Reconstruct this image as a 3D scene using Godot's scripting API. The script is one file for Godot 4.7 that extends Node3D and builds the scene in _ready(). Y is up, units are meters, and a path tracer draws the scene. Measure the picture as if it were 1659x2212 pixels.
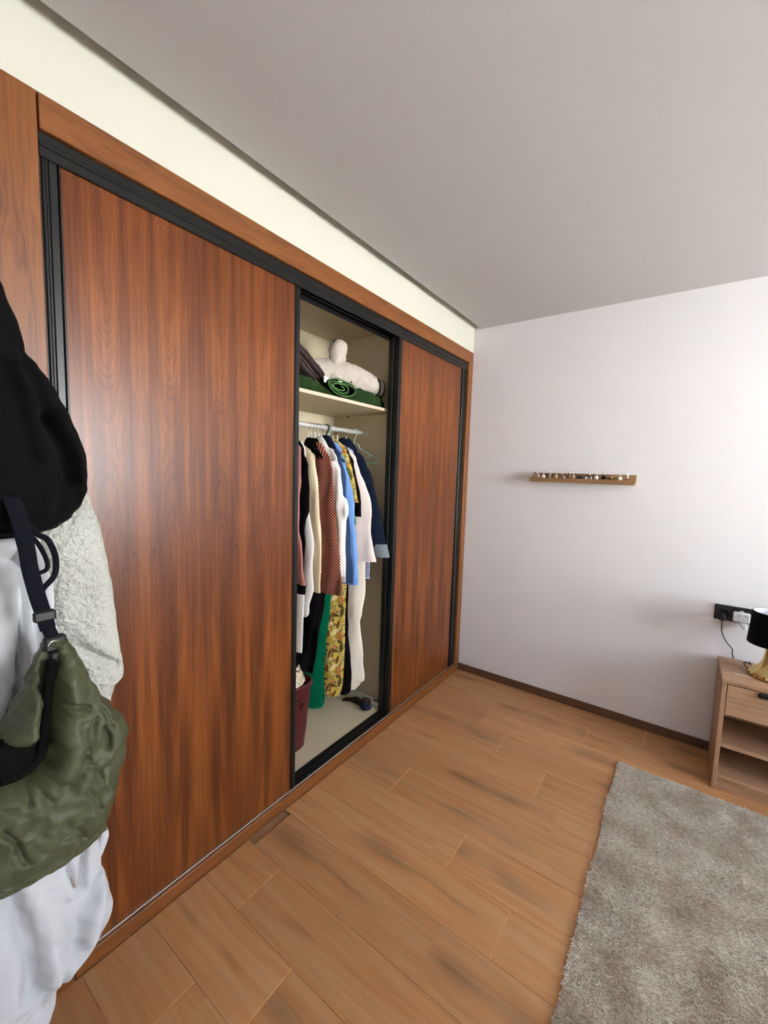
extends Node3D
# A bedroom corner: built-in wardrobe with sliding doors, ledge with bottles, nightstand, rug, coats in the foreground.
# x = 0 is the wardrobe front, z = 0 the far wall, y up, metres.

var M := {}
var taken := {}
var rng := RandomNumberGenerator.new()
var plain_skin: Callable

func _ready():
	rng.seed = 11
	setup_view()
	make_materials()
	build_room()
	build_wardrobe()
	build_shelf_blankets()
	build_hanging_clothes()
	build_closet_floor()
	build_wall_ledge()
	build_nightstand()
	build_rug()
	build_coats()

# ------------------------------------------------------------------ view, sky, light
func setup_view():
	var cam := Camera3D.new()
	cam.name = "camera"
	cam.position = Vector3(1.36903, 1.54601, 2.98403)
	cam.rotation_degrees = Vector3(-5.38344, 35.72844, 1.75591)
	cam.fov = 101.5165
	cam.near = 0.02
	add_child(cam)
	cam.current = true
	var sky_mat := ProceduralSkyMaterial.new()
	sky_mat.sky_top_color = Color(0.32, 0.40, 0.52)
	sky_mat.sky_horizon_color = Color(0.96, 0.97, 0.97)
	sky_mat.ground_horizon_color = Color(0.93, 0.94, 0.95)
	sky_mat.ground_bottom_color = Color(0.86, 0.87, 0.88)
	sky_mat.sky_energy_multiplier = 1.0
	var sky := Sky.new()
	sky.sky_material = sky_mat
	var env := Environment.new()
	env.background_mode = Environment.BG_SKY
	env.sky = sky
	env.background_energy_multiplier = 12.0
	env.tonemap_mode = Environment.TONE_MAPPER_LINEAR
	env.tonemap_exposure = 6.1
	env.sdfgi_enabled = true
	env.ssao_enabled = true
	env.ssil_enabled = true
	var we := WorldEnvironment.new()
	we.name = "world_environment"
	we.environment = env
	add_child(we)

const WIN_X := 4.6
const WIN_Z0 := 0.50
const WIN_Z1 := 2.20
const WIN_Y0 := 0.95
const WIN_Y1 := 2.35

# ------------------------------------------------------------------ naming helpers
func numbered(called: String) -> String:
	var k: int = taken.get(called, -1) + 1
	taken[called] = k
	return called if k == 0 else "%s_%03d" % [called, k]

func thing(called: String, label: String, category: String, at := Vector3.ZERO, group := "") -> Node3D:
	var o := Node3D.new()
	o.name = numbered(called)
	o.position = at
	add_child(o)
	o.set_meta("label", label)
	o.set_meta("category", category)
	if group != "":
		o.set_meta("group", group)
	return o

func part(called: String, mesh: Mesh, m: Material, parent: Node3D, label := "") -> MeshInstance3D:
	var o := MeshInstance3D.new()
	o.mesh = mesh
	o.material_override = m
	if parent == self:
		o.name = numbered(called)
		add_child(o)
	else:
		o.name = called
		parent.add_child(o, true)
	if label != "":
		o.set_meta("label", label)
	return o

func tag(o: Node, label: String, category: String, group := ""):
	o.set_meta("label", label)
	o.set_meta("category", category)
	if group != "":
		o.set_meta("group", group)

func struct(called: String, mesh: Mesh, m: Material, label: String) -> MeshInstance3D:
	var o := part(called, mesh, m, self)
	o.set_meta("kind", "structure")
	o.set_meta("label", label)
	return o

# ------------------------------------------------------------------ mesh helpers
func begin() -> SurfaceTool:
	var s := SurfaceTool.new()
	s.begin(Mesh.PRIMITIVE_TRIANGLES)
	return s

func tri(s: SurfaceTool, a: Vector3, b: Vector3, c: Vector3, outward: Vector3, ua := Vector2.ZERO, ub := Vector2.ZERO, uc := Vector2.ZERO):
	if (b - a).cross(c - a).dot(outward) > 0.0:
		var t := b; b = c; c = t
		var tu := ub; ub = uc; uc = tu
	s.set_uv(ua); s.add_vertex(a)
	s.set_uv(ub); s.add_vertex(b)
	s.set_uv(uc); s.add_vertex(c)

# chamfered box between two corners; the grain (texture v) runs along one axis
func add_box(s: SurfaceTool, lo: Vector3, hi: Vector3, bevel := 0.0015, grain := 1, off := Vector2.ZERO):
	s.set_smooth_group(-1)
	var c := (lo + hi) * 0.5
	var h := (hi - lo) * 0.5
	var b: float = minf(bevel, minf(h.x, minf(h.y, h.z)) * 0.9)
	var corner := {}
	for sx in [-1, 1]:
		for sy in [-1, 1]:
			for sz in [-1, 1]:
				for ax in 3:
					var p := Vector3(sx * (h.x - b), sy * (h.y - b), sz * (h.z - b))
					p[ax] = [sx * h.x, sy * h.y, sz * h.z][ax]
					corner[[sx, sy, sz, ax]] = c + p
	for ax in 3:
		var a1 := (ax + 1) % 3
		var a2 := (ax + 2) % 3
		for sg in [-1, 1]:
			var q := []
			for pr in [[-1, -1], [1, -1], [1, 1], [-1, 1]]:
				var k := [0, 0, 0, ax]
				k[ax] = sg; k[a1] = pr[0]; k[a2] = pr[1]
				q.append(corner[k])
			var n := Vector3.ZERO
			n[ax] = sg
			quad(s, q[0], q[1], q[2], q[3], n, ax, grain, off)
			# the edge shared with the face across a1
			for sg1 in [-1, 1]:
				var e := []
				for v2 in [-1, 1]:
					var k := [0, 0, 0, ax]
					k[ax] = sg; k[a1] = sg1; k[a2] = v2
					var k2 := k.duplicate()
					k2[3] = a1
					e.append(corner[k]); e.append(corner[k2])
				var n2 := Vector3.ZERO
				n2[ax] = sg; n2[a1] = sg1
				if b > 0.0:
					quad(s, e[0], e[1], e[3], e[2], n2, ax, grain, off)
	if b > 0.0:
		for sx in [-1, 1]:
			for sy in [-1, 1]:
				for sz in [-1, 1]:
					tri(s, corner[[sx, sy, sz, 0]], corner[[sx, sy, sz, 1]], corner[[sx, sy, sz, 2]], Vector3(sx, sy, sz))

func quad(s: SurfaceTool, a: Vector3, b: Vector3, c: Vector3, d: Vector3, n: Vector3, ax: int, grain: int, off: Vector2):
	var other := 3 - ax - grain
	if ax == grain:
		other = (ax + 1) % 3
	var g := grain if ax != grain else (ax + 2) % 3
	var uv := func(p: Vector3) -> Vector2: return Vector2(p[other], p[g]) + off
	var ua: Vector2 = uv.call(a)
	var ub: Vector2 = uv.call(b)
	var uc: Vector2 = uv.call(c)
	var ud: Vector2 = uv.call(d)
	tri(s, a, b, c, n, ua, ub, uc)
	tri(s, a, c, d, n, ua, uc, ud)

func done(s: SurfaceTool) -> ArrayMesh:
	s.generate_normals()
	return s.commit()

func box(lo: Vector3, hi: Vector3, bevel := 0.0015, grain := 1, off := Vector2.ZERO) -> ArrayMesh:
	var s := begin()
	add_box(s, lo, hi, bevel, grain, off)
	return done(s)

# grid of points (rows of equal length, each row a closed loop) -> smooth skin
func add_skin(s: SurfaceTool, rows: Array, uvs: Array, cap0 := true, cap1 := true, closed := true):
	s.set_smooth_group(1)
	var n: int = rows[0].size()
	# which way is out: compare with the middle of a ring
	var mid: int = rows.size() / 2
	var flip := false
	if rows.size() > 1:
		var r0: PackedVector3Array = rows[maxi(mid - 1, 0)]
		var r1: PackedVector3Array = rows[mid]
		var ctr := Vector3.ZERO
		for p in r0:
			ctr += p
		ctr /= n
		var vote := 0.0
		for k in range(0, n - 1, maxi(1, n / 12)):
			var nrm := (r0[k + 1] - r0[k]).cross(r1[k] - r0[k])
			vote += nrm.dot(r0[k] - ctr)
		flip = vote > 0.0
	for i in rows.size() - 1:
		var a: PackedVector3Array = rows[i]
		var b: PackedVector3Array = rows[i + 1]
		var ua: PackedVector2Array = uvs[i]
		var ub: PackedVector2Array = uvs[i + 1]
		for k in n - 1:
			var p := [a[k], a[k + 1], b[k + 1], b[k]]
			var u := [ua[k], ua[k + 1], ub[k + 1], ub[k]]
			for t in ([[0, 2, 1], [0, 3, 2]] if flip else [[0, 1, 2], [0, 2, 3]]):
				for w in t:
					s.set_uv(u[w])
					s.add_vertex(p[w])
	if not closed:
		return
	for e in 2:
		if (e == 0 and not cap0) or (e == 1 and not cap1):
			continue
		var r: PackedVector3Array = rows[0] if e == 0 else rows[-1]
		var u: PackedVector2Array = uvs[0] if e == 0 else uvs[-1]
		var c := Vector3.ZERO
		var cu := Vector2.ZERO
		for k in n - 1:
			c += r[k]; cu += u[k]
		c /= n - 1; cu /= n - 1
		s.set_smooth_group(2 + e)
		for k in n - 1:
			var t := [r[k], r[k + 1], c]
			var tu := [u[k], u[k + 1], cu]
			var order := [0, 1, 2] if (e == 1) != flip else [0, 2, 1]
			for w in order:
				s.set_uv(tu[w]); s.add_vertex(t[w])

# rings: [centre, half axis a, half axis b]; a smooth body through them. power < 1 squares the section off.
func loft(rings: Array, nv: int, nu: int, power := 1.0, disp: Callable = plain_skin, cap0 := true, cap1 := true) -> ArrayMesh:
	var s := begin()
	add_loft(s, rings, nv, nu, power, disp, cap0, cap1)
	return done(s)

func add_loft(s: SurfaceTool, rings: Array, nv: int, nu: int, power := 1.0, disp: Callable = plain_skin, cap0 := true, cap1 := true):
	var rows := []
	var uvs := []
	var n := rings.size()
	var last_c := Vector3.ZERO
	var along := 0.0
	for i in nv + 1:
		var f := float(i) / nv * (n - 1)
		var k := mini(int(f), n - 2)
		var t := f - k
		var g := []
		for j in 3:
			var p0: Vector3 = rings[maxi(k - 1, 0)][j]
			var p1: Vector3 = rings[k][j]
			var p2: Vector3 = rings[k + 1][j]
			var p3: Vector3 = rings[mini(k + 2, n - 1)][j]
			g.append(p1.cubic_interpolate(p2, p0, p3, t) if j == 0 else p1.lerp(p2, t * t * (3.0 - 2.0 * t) if n > 6 else t))
		var c: Vector3 = g[0]
		if i > 0:
			along += c.distance_to(last_c)
		last_c = c
		var row := PackedVector3Array()
		var uv := PackedVector2Array()
		var around := 0.0
		for j in nu + 1:
			var th := TAU * float(j % nu) / nu
			var cs := cos(th)
			var sn := sin(th)
			var ca := signf(cs) * pow(absf(cs), power)
			var sa := signf(sn) * pow(absf(sn), power)
			var p: Vector3 = c + g[1] * ca + g[2] * sa
			if disp.is_valid():
				p = disp.call(p, float(i) / nv, th)
			row.append(p)
			if j > 0:
				around += row[j].distance_to(row[j - 1])
			uv.append(Vector2(around, along))
		rows.append(row)
		uvs.append(uv)
	add_skin(s, rows, uvs, cap0, cap1)

func add_lathe(s: SurfaceTool, centre: Vector3, profile: Array, nu := 32, cap0 := true, cap1 := true):
	var rows := []
	var uvs := []
	var along := 0.0
	for i in profile.size():
		var pr: Vector2 = Vector2(profile[i][0], profile[i][1])
		if i > 0:
			along += pr.distance_to(Vector2(profile[i - 1][0], profile[i - 1][1]))
		var row := PackedVector3Array()
		var uv := PackedVector2Array()
		for j in nu + 1:
			var th := TAU * float(j % nu) / nu
			row.append(centre + Vector3(cos(th) * pr.x, pr.y, sin(th) * pr.x))
			uv.append(Vector2(th * maxf(pr.x, 0.004), along))
		rows.append(row)
		uvs.append(uv)
	add_skin(s, rows, uvs, cap0, cap1)

func lathe(centre: Vector3, profile: Array, nu := 32, cap0 := true, cap1 := true) -> ArrayMesh:
	var s := begin()
	add_lathe(s, centre, profile, nu, cap0, cap1)
	return done(s)

# round tube along points, smoothed
func add_tube(s: SurfaceTool, pts: Array, radius: float, nu := 10, per := 6, flat := 1.0, flat_dir := Vector3.UP):
	var path := []
	for i in pts.size() - 1:
		for k in per:
			path.append(pts[i].cubic_interpolate(pts[i + 1], pts[maxi(i - 1, 0)], pts[mini(i + 2, pts.size() - 1)], float(k) / per))
	path.append(pts[-1])
	var rows := []
	var uvs := []
	var up := flat_dir
	var along := 0.0
	for i in path.size():
		var d: Vector3 = (path[mini(i + 1, path.size() - 1)] - path[maxi(i - 1, 0)]).normalized()
		var side := d.cross(up)
		if side.length() < 0.05:
			side = d.cross(Vector3(0.3, 0.2, 0.9))
		side = side.normalized()
		var nup := side.cross(d).normalized()
		if i > 0:
			along += path[i].distance_to(path[i - 1])
		if flat == 1.0:
			up = nup
		var row := PackedVector3Array()
		var uv := PackedVector2Array()
		for j in nu + 1:
			var th := TAU * float(j % nu) / nu
			row.append(path[i] + side * cos(th) * radius + nup * sin(th) * radius * flat)
			uv.append(Vector2(th * radius, along))
		rows.append(row)
		uvs.append(uv)
	add_skin(s, rows, uvs)

func tube(pts: Array, radius: float, nu := 10, per := 6, flat := 1.0, flat_dir := Vector3.UP) -> ArrayMesh:
	var s := begin()
	add_tube(s, pts, radius, nu, per, flat, flat_dir)
	return done(s)

# lumpy ball
func blob(c: Vector3, r: Vector3, lump: float, freq: float, sd: int, nu := 28, nv := 18) -> ArrayMesh:
	var fn := FastNoiseLite.new()
	fn.seed = sd
	fn.frequency = 1.0
	var s := begin()
	var rows := []
	var uvs := []
	for i in nv + 1:
		var ph := PI * clampf(float(i) / nv, 0.004, 0.996)
		var row := PackedVector3Array()
		var uv := PackedVector2Array()
		for j in nu + 1:
			var th := TAU * float(j % nu) / nu
			var d := Vector3(sin(ph) * cos(th), cos(ph), sin(ph) * sin(th))
			var q := d * freq
			row.append(c + d * r * (1.0 + lump * fn.get_noise_3d(q.x, q.y, q.z)))
			uv.append(Vector2(th * r.x, ph * r.y))
		rows.append(row)
		uvs.append(uv)
	add_skin(s, rows, uvs)
	return done(s)

# ------------------------------------------------------------------ materials
func noise(sd: int, freq: float, octaves := 3) -> FastNoiseLite:
	var n := FastNoiseLite.new()
	n.seed = sd
	n.noise_type = FastNoiseLite.TYPE_SIMPLEX_SMOOTH
	n.frequency = freq
	n.fractal_octaves = octaves
	return n

func mat(c: Color, rough := 0.6, metal := 0.0, spec := 0.5) -> StandardMaterial3D:
	var m := StandardMaterial3D.new()
	m.albedo_color = c
	m.roughness = rough
	m.metallic = metal
	m.metallic_specular = spec
	return m

func bump_tex(sd: int, freq: float, size := 256, kind := FastNoiseLite.TYPE_SIMPLEX_SMOOTH) -> NoiseTexture2D:
	var n := noise(sd, freq, 4)
	n.noise_type = kind
	var t := NoiseTexture2D.new()
	t.width = size
	t.height = size
	t.seamless = true
	t.noise = n
	return t

func bumped(m: StandardMaterial3D, t: Texture2D, cm: float, per_metre: float) -> StandardMaterial3D:
	m.heightmap_enabled = true
	m.heightmap_texture = t
	m.heightmap_scale = cm
	m.uv1_triplanar = true
	m.uv1_world_triplanar = true
	m.uv1_scale = Vector3.ONE * per_metre
	return m

func cloth(c: Color, rim := 0.25) -> StandardMaterial3D:
	var m := mat(c, 0.9, 0.0, 0.2)
	m.rim_enabled = true
	m.rim = rim
	m.rim_tint = 0.6
	return bumped(m, M.weave, 0.05, 9.0)

func textured(im: Image, rough: float, scale := Vector3.ONE, spec := 0.5) -> StandardMaterial3D:
	var m := mat(Color.WHITE, rough, 0.0, spec)
	m.albedo_texture = ImageTexture.create_from_image(im)
	m.uv1_scale = scale
	m.texture_repeat = true
	return m

func pixels(w: int, h: int, f: Callable) -> Image:
	var d := PackedByteArray()
	d.resize(w * h * 3)
	var k := 0
	for y in h:
		for x in w:
			var c: Color = f.call(x, y)
			d[k] = int(clampf(c.r, 0, 1) * 255.0)
			d[k + 1] = int(clampf(c.g, 0, 1) * 255.0)
			d[k + 2] = int(clampf(c.b, 0, 1) * 255.0)
			k += 3
	return Image.create_from_data(w, h, false, Image.FORMAT_RGB8, d)

func key_curve(keys: Array, x: float) -> float:
	if x <= keys[0][0]:
		return keys[0][1]
	for i in keys.size() - 1:
		if x <= keys[i + 1][0]:
			var t: float = (x - keys[i][0]) / (keys[i + 1][0] - keys[i][0])
			t = t * t * (3.0 - 2.0 * t)
			return lerpf(keys[i][1], keys[i + 1][1], t)
	return keys[-1][1]

const LEAF_Y0 := 0.05
const LEAF_Y1 := 2.35

# one leaf of crown-cut veneer: pointed arches up in the lower half, an eye and falling arches near the top
func veneer_image(w: int, h: int, sd: int) -> Image:
	var warp := noise(sd, 1.0, 2)
	var fine := noise(sd + 1, 1.0, 2)
	var broad := noise(sd + 2, 1.0, 3)
	var base := Color(0.418, 0.216, 0.080)
	var dark := Color(0.215, 0.092, 0.033)
	var pale := Color(0.565, 0.335, 0.142)
	var deep := [[0.05, 6.4], [0.60, 5.2], [0.86, 2.6], [0.98, 1.7], [1.20, 3.0], [1.45, 5.8], [1.62, 7.6], [1.74, 6.8], [1.86, 4.7], [1.98, 2.5], [2.08, 0.6], [2.13, 0.2], [2.22, 1.2], [2.35, 3.8]]
	var rowd := PackedFloat32Array()
	for y in h:
		rowd.append(key_curve(deep, lerpf(LEAF_Y1, LEAF_Y0, (y + 0.5) / h)))
	var f := func(x: int, y: int) -> Color:
		var u := (x + 0.5) / w
		var yy := lerpf(LEAF_Y1, LEAF_Y0, (y + 0.5) / h)
		var cx := 0.49 + 0.04 * warp.get_noise_2d(3.0, yy * 1.6)
		var ux := (u - cx) * 18.3
		var wv := warp.get_noise_2d(u * 4.0, yy * 3.0)
		var hh: float = rowd[y] + 0.45 * warp.get_noise_2d(u * 1.2 + 9.0, yy * 1.8)
		# two knots beside one edge push the rings apart
		var kx := (u - 0.17) * 18.3
		var ky := (yy - 1.267) * 100.0
		var kn := exp(-(kx * kx) / 0.35 - (ky * ky) / 0.5)
		var ks := exp(-(kx * kx) / 2.2 - (ky * ky) / 22.0)
		var d := sqrt(pow(absf(ux), 1.4) * 2.2 + hh * hh) + 0.14 * wv + ks * 0.9
		var ring := d / 0.72
		var fr := ring - floorf(ring)
		var line := pow(fr, 2.2) * (1.0 - smoothstep(0.86, 1.0, fr))
		var st := 0.5 + 0.5 * sin(ring * 0.9 + 2.0 * wv)
		var edge := smoothstep(2.0, 6.5, absf(ux))
		line *= lerpf(1.0, 0.45, edge)
		var pore := fine.get_noise_2d(u * 95.0, yy * 7.0)
		var streak := fine.get_noise_2d(u * 26.0 + 40.0, yy * 0.9)
		var br := broad.get_noise_2d(u * 3.0, yy * 0.8)
		line *= 0.75 + 0.5 * warp.get_noise_2d(u * 9.0 + 70.0, yy * 2.0)
		var k := 0.40 * line + 0.16 * st + 0.22 * streak + 0.22 * pore + 0.70 * br - 0.10
		var c := base.lerp(dark, clampf(k, 0.0, 1.0)) if k > 0.0 else base.lerp(pale, clampf(-k * 1.6, 0.0, 1.0))
		return c.lerp(Color(0.22, 0.11, 0.07), clampf(kn * 0.8, 0.0, 0.6))
	return pixels(w, h, f)

# straight-grained wood: u across the grain, v along it
func plain_wood_image(w: int, h: int, sd: int, base: Color, dark: Color, pale: Color, rings: float, metres: Vector2) -> Image:
	var a := noise(sd, 1.0, 3)
	var b := noise(sd + 5, 1.0, 2)
	var f := func(x: int, y: int) -> Color:
		var u := float(x) / w * metres.x
		var v := float(y) / h * metres.y
		# fold the noise so that the picture repeats
		var m1 := absf(2.0 * x / w - 1.0)
		var wv := a.get_noise_2d(m1 * metres.x * 9.0, sin(TAU * y / h) * metres.y * 0.35 + 3.0)
		var g := sin((u * rings + wv * 2.2) * TAU)
		var fine := b.get_noise_2d(u * 420.0, v * 9.0)
		var k := 0.35 * g * (0.5 + 0.5 * wv) + 0.32 * fine + 0.55 * wv
		return base.lerp(dark, clampf(k, 0, 1)) if k > 0.0 else base.lerp(pale, clampf(-k, 0, 1))
	return pixels(w, h, f)

# oak planks: x along the plank (2 m), y across four plank widths
func oak_floor_image(w: int, h: int) -> Image:
	var a := noise(31, 1.0, 3)
	var b := noise(32, 1.0, 2)
	var c3 := noise(33, 1.0, 3)
	var base := Color(0.855, 0.650, 0.450)
	var dark := Color(0.470, 0.355, 0.255)
	var pale := Color(0.930, 0.740, 0.545)
	var warm := Color(0.825, 0.580, 0.370)
	var f := func(x: int, y: int) -> Color:
		var row := int(4.0 * y / h)
		var q := fposmod(4.0 * y / h, 1.0) - 0.5
		var u := 2.0 * x / w
		var o := row * 17.3
		# a heart streak that wanders along the middle of the plank
		var mid := 0.30 * a.get_noise_2d(u * 0.9 + o, 5.0)
		var dist := absf(q - mid)
		var strength := smoothstep(-0.15, 0.40, a.get_noise_2d(u * 1.0 + o, 20.0 + o))
		var band := exp(-dist * dist / 0.030) * strength
		var thin := exp(-dist * dist / 0.004) * smoothstep(0.0, 0.6, a.get_noise_2d(u * 1.6 + o, 60.0))
		var grain := b.get_noise_2d(u * 3.0 + o, (q + o) * 22.0)
		var tone := c3.get_noise_2d(u * 1.2 + o, q * 3.0 + o)
		var cath := sin((q * 15.0 + 3.0 * a.get_noise_2d(u * 1.3 + o, q * 1.5 + 40.0)) * 2.2)
		var k := 0.62 * band + 0.26 * thin + 0.10 * grain + 0.05 * cath
		var c := base.lerp(warm, clampf(0.5 + 0.9 * tone, 0, 1))
		c = c.lerp(dark, clampf(k, 0, 0.9)) if k > 0.0 else c.lerp(pale, clampf(-k * 2.0, 0, 0.8))
		return c
	return pixels(w, h, f)

func dots_image() -> Image:
	var f := func(x: int, y: int) -> Color:
		var best := 9.0
		for p in [Vector2(16, 16), Vector2(48, 48), Vector2(-16, 48), Vector2(80, 16), Vector2(48, -16), Vector2(16, 80)]:
			best = minf(best, Vector2(x, y).distance_to(p) / 10.5)
		return Color(0.43, 0.15, 0.10).lerp(Color(0.93, 0.82, 0.74), 1.0 - smoothstep(0.85, 1.1, best))
	return pixels(64, 64, f)

func floral_image() -> Image:
	var rg := RandomNumberGenerator.new()
	rg.seed = 5
	var cols := [Color(0.80, 0.66, 0.18), Color(0.62, 0.52, 0.12), Color(0.42, 0.26, 0.10), Color(0.92, 0.84, 0.62), Color(0.55, 0.56, 0.30), Color(0.80, 0.52, 0.30), Color(0.72, 0.62, 0.30), Color(0.36, 0.34, 0.16)]
	var n := 256
	var im := Image.create(n, n, false, Image.FORMAT_RGB8)
	im.fill(Color(0.78, 0.66, 0.30))
	for leaf in 150:
		var c := Vector2(rg.randf() * n, rg.randf() * n)
		var ang := rg.randf() * TAU
		var ln := rg.randf_range(16, 40)
		var wd := ln * rg.randf_range(0.24, 0.42)
		var col: Color = cols[rg.randi() % cols.size()]
		var rim: Color = Color(0.95, 0.90, 0.70) if rg.randf() < 0.5 else Color(0.30, 0.19, 0.08)
		var ex := Vector2(cos(ang), sin(ang))
		var r := int(ln) + 2
		for dy in range(-r, r):
			for dx in range(-r, r):
				var p := Vector2(dx, dy)
				var a := p.dot(ex) / ln
				if absf(a) > 1.0:
					continue
				var b := absf(p.dot(ex.orthogonal())) / (wd * (1.0 - a * a) + 0.01)
				if b < 1.0:
					var cc := col.lerp(col.darkened(0.35), 1.0 - smoothstep(0.03, 0.14, b))
					if b > 0.80:
						cc = rim
					im.set_pixel(posmod(int(c.x) + dx, n), posmod(int(c.y) + dy, n), cc)
	return im

func stripe_image() -> Image:
	return pixels(8, 32, func(_x: int, y: int) -> Color: return Color(0.16, 0.22, 0.48) if y % 16 < 7 else Color(0.90, 0.90, 0.93))

func make_materials():
	M.weave = bump_tex(3, 0.20, 256)
	M.fuzz = bump_tex(4, 0.06, 256)
	M.pebble = bump_tex(6, 0.035, 256)
	M.wall = bumped(mat(Color(0.86, 0.85, 0.845), 0.85, 0.0, 0.25), M.pebble, 0.006, 6.0)
	M.cream_wall = bumped(mat(Color(0.79, 0.78, 0.72), 0.85, 0.0, 0.25), M.pebble, 0.006, 6.0)
	M.ceiling = bumped(mat(Color(0.74, 0.735, 0.72), 0.9, 0.0, 0.2), M.pebble, 0.006, 6.0)
	M.veneer = textured(veneer_image(288, 1500, 7), 0.33)
	M.veneer.vertex_color_use_as_albedo = true
	M.veneer.metallic_specular = 0.44
	M.walnut = textured(plain_wood_image(256, 512, 12, Color(0.47, 0.270, 0.105), Color(0.29, 0.145, 0.06), Color(0.57, 0.360, 0.165), 40.0, Vector2(0.25, 1.2)), 0.42, Vector3(4.0, 0.8333, 1.0))
	M.skirting = textured(plain_wood_image(128, 256, 14, Color(0.36, 0.245, 0.17), Color(0.25, 0.165, 0.11), Color(0.43, 0.30, 0.21), 60.0, Vector2(0.12, 1.0)), 0.5, Vector3(8.0, 1.0, 1.0))
	M.oak = textured(oak_floor_image(1024, 512), 0.42, Vector3(0.5, 1.26, 1.0), 0.4)
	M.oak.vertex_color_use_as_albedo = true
	M.pine = textured(plain_wood_image(256, 512, 16, Color(0.655, 0.505, 0.380), Color(0.46, 0.335, 0.24), Color(0.73, 0.58, 0.45), 34.0, Vector2(0.3, 1.0)), 0.5, Vector3(3.33, 1.0, 1.0))
	M.ledge_wood = textured(plain_wood_image(128, 256, 18, Color(0.56, 0.42, 0.26), Color(0.42, 0.30, 0.18), Color(0.66, 0.51, 0.34), 80.0, Vector2(0.1, 0.6)), 0.55, Vector3(10.0, 1.66, 1.0))
	M.anodized = mat(Color(0.20, 0.20, 0.195), 0.34, 0.8)
	M.black_metal = mat(Color(0.06, 0.058, 0.058), 0.4, 0.3)
	M.silver = mat(Color(0.78, 0.76, 0.73), 0.35, 0.9)
	M.chrome = mat(Color(0.86, 0.86, 0.86), 0.16, 1.0)
	M.rail = mat(Color(0.88, 0.88, 0.87), 0.32, 0.55)
	M.carcass = mat(Color(0.80, 0.745, 0.62), 0.55, 0.0, 0.4)
	M.edge_band = mat(Color(0.86, 0.74, 0.64), 0.5)
	M.black_plastic = mat(Color(0.025, 0.025, 0.027), 0.45)
	M.white_plastic = mat(Color(0.88, 0.88, 0.87), 0.35)
	M.mint = mat(Color(0.56, 0.69, 0.63), 0.35)
	M.velvet = cloth(Color(0.03, 0.03, 0.035), 0.1)
	M.gold = mat(Color(0.84, 0.74, 0.50), 0.24, 1.0)
	M.paper = mat(Color(0.92, 0.91, 0.89), 0.7)

# ------------------------------------------------------------------ room
func plank_mesh(x0: float, x1: float, z0: float, z1: float, off: Vector2) -> ArrayMesh:
	var s := begin()
	s.set_smooth_group(-1)
	var g := 0.00035
	var b := 0.0013
	var h := 0.0007
	var be := 0.0024 # wider end bevels, coloured paler to paint in the light they catch
	var lo := Vector3(x0 + g, -0.010, z0 + g)
	var hi := Vector3(x1 - g, 0.0, z1 - g)
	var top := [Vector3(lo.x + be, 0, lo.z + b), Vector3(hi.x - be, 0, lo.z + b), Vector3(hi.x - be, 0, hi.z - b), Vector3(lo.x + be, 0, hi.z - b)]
	var t := rng.randf_range(0.64, 0.76)
	s.set_color(Color(t, t, t))
	var rim := [Vector3(lo.x, -h, lo.z), Vector3(hi.x, -h, lo.z), Vector3(hi.x, -h, hi.z), Vector3(lo.x, -h, hi.z)]
	var uv := func(p: Vector3) -> Vector2: return Vector2(p.x, p.z - z0) + off
	for q in [[0, 1, 2], [0, 2, 3]]:
		tri(s, top[q[0]], top[q[1]], top[q[2]], Vector3.UP, uv.call(top[q[0]]), uv.call(top[q[1]]), uv.call(top[q[2]]))
	for k in 4:
		var j := (k + 1) % 4
		var out: Vector3 = (rim[k] + rim[j]) * 0.5 - (lo + hi) * 0.5
		out.y = 0.5
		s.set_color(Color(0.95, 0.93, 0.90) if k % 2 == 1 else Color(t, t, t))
		tri(s, top[k], top[j], rim[j], out, uv.call(top[k]), uv.call(top[j]), uv.call(rim[j]))
		tri(s, top[k], rim[j], rim[k], out, uv.call(top[k]), uv.call(rim[j]), uv.call(rim[k]))
		out.y = 0.0
		var b0 := Vector3(rim[k].x, lo.y, rim[k].z)
		var b1 := Vector3(rim[j].x, lo.y, rim[j].z)
		tri(s, rim[k], rim[j], b1, out, uv.call(rim[k]), uv.call(rim[j]), uv.call(b1))
		tri(s, rim[k], b1, b0, out, uv.call(rim[k]), uv.call(b1), uv.call(b0))
	return done(s)

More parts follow.
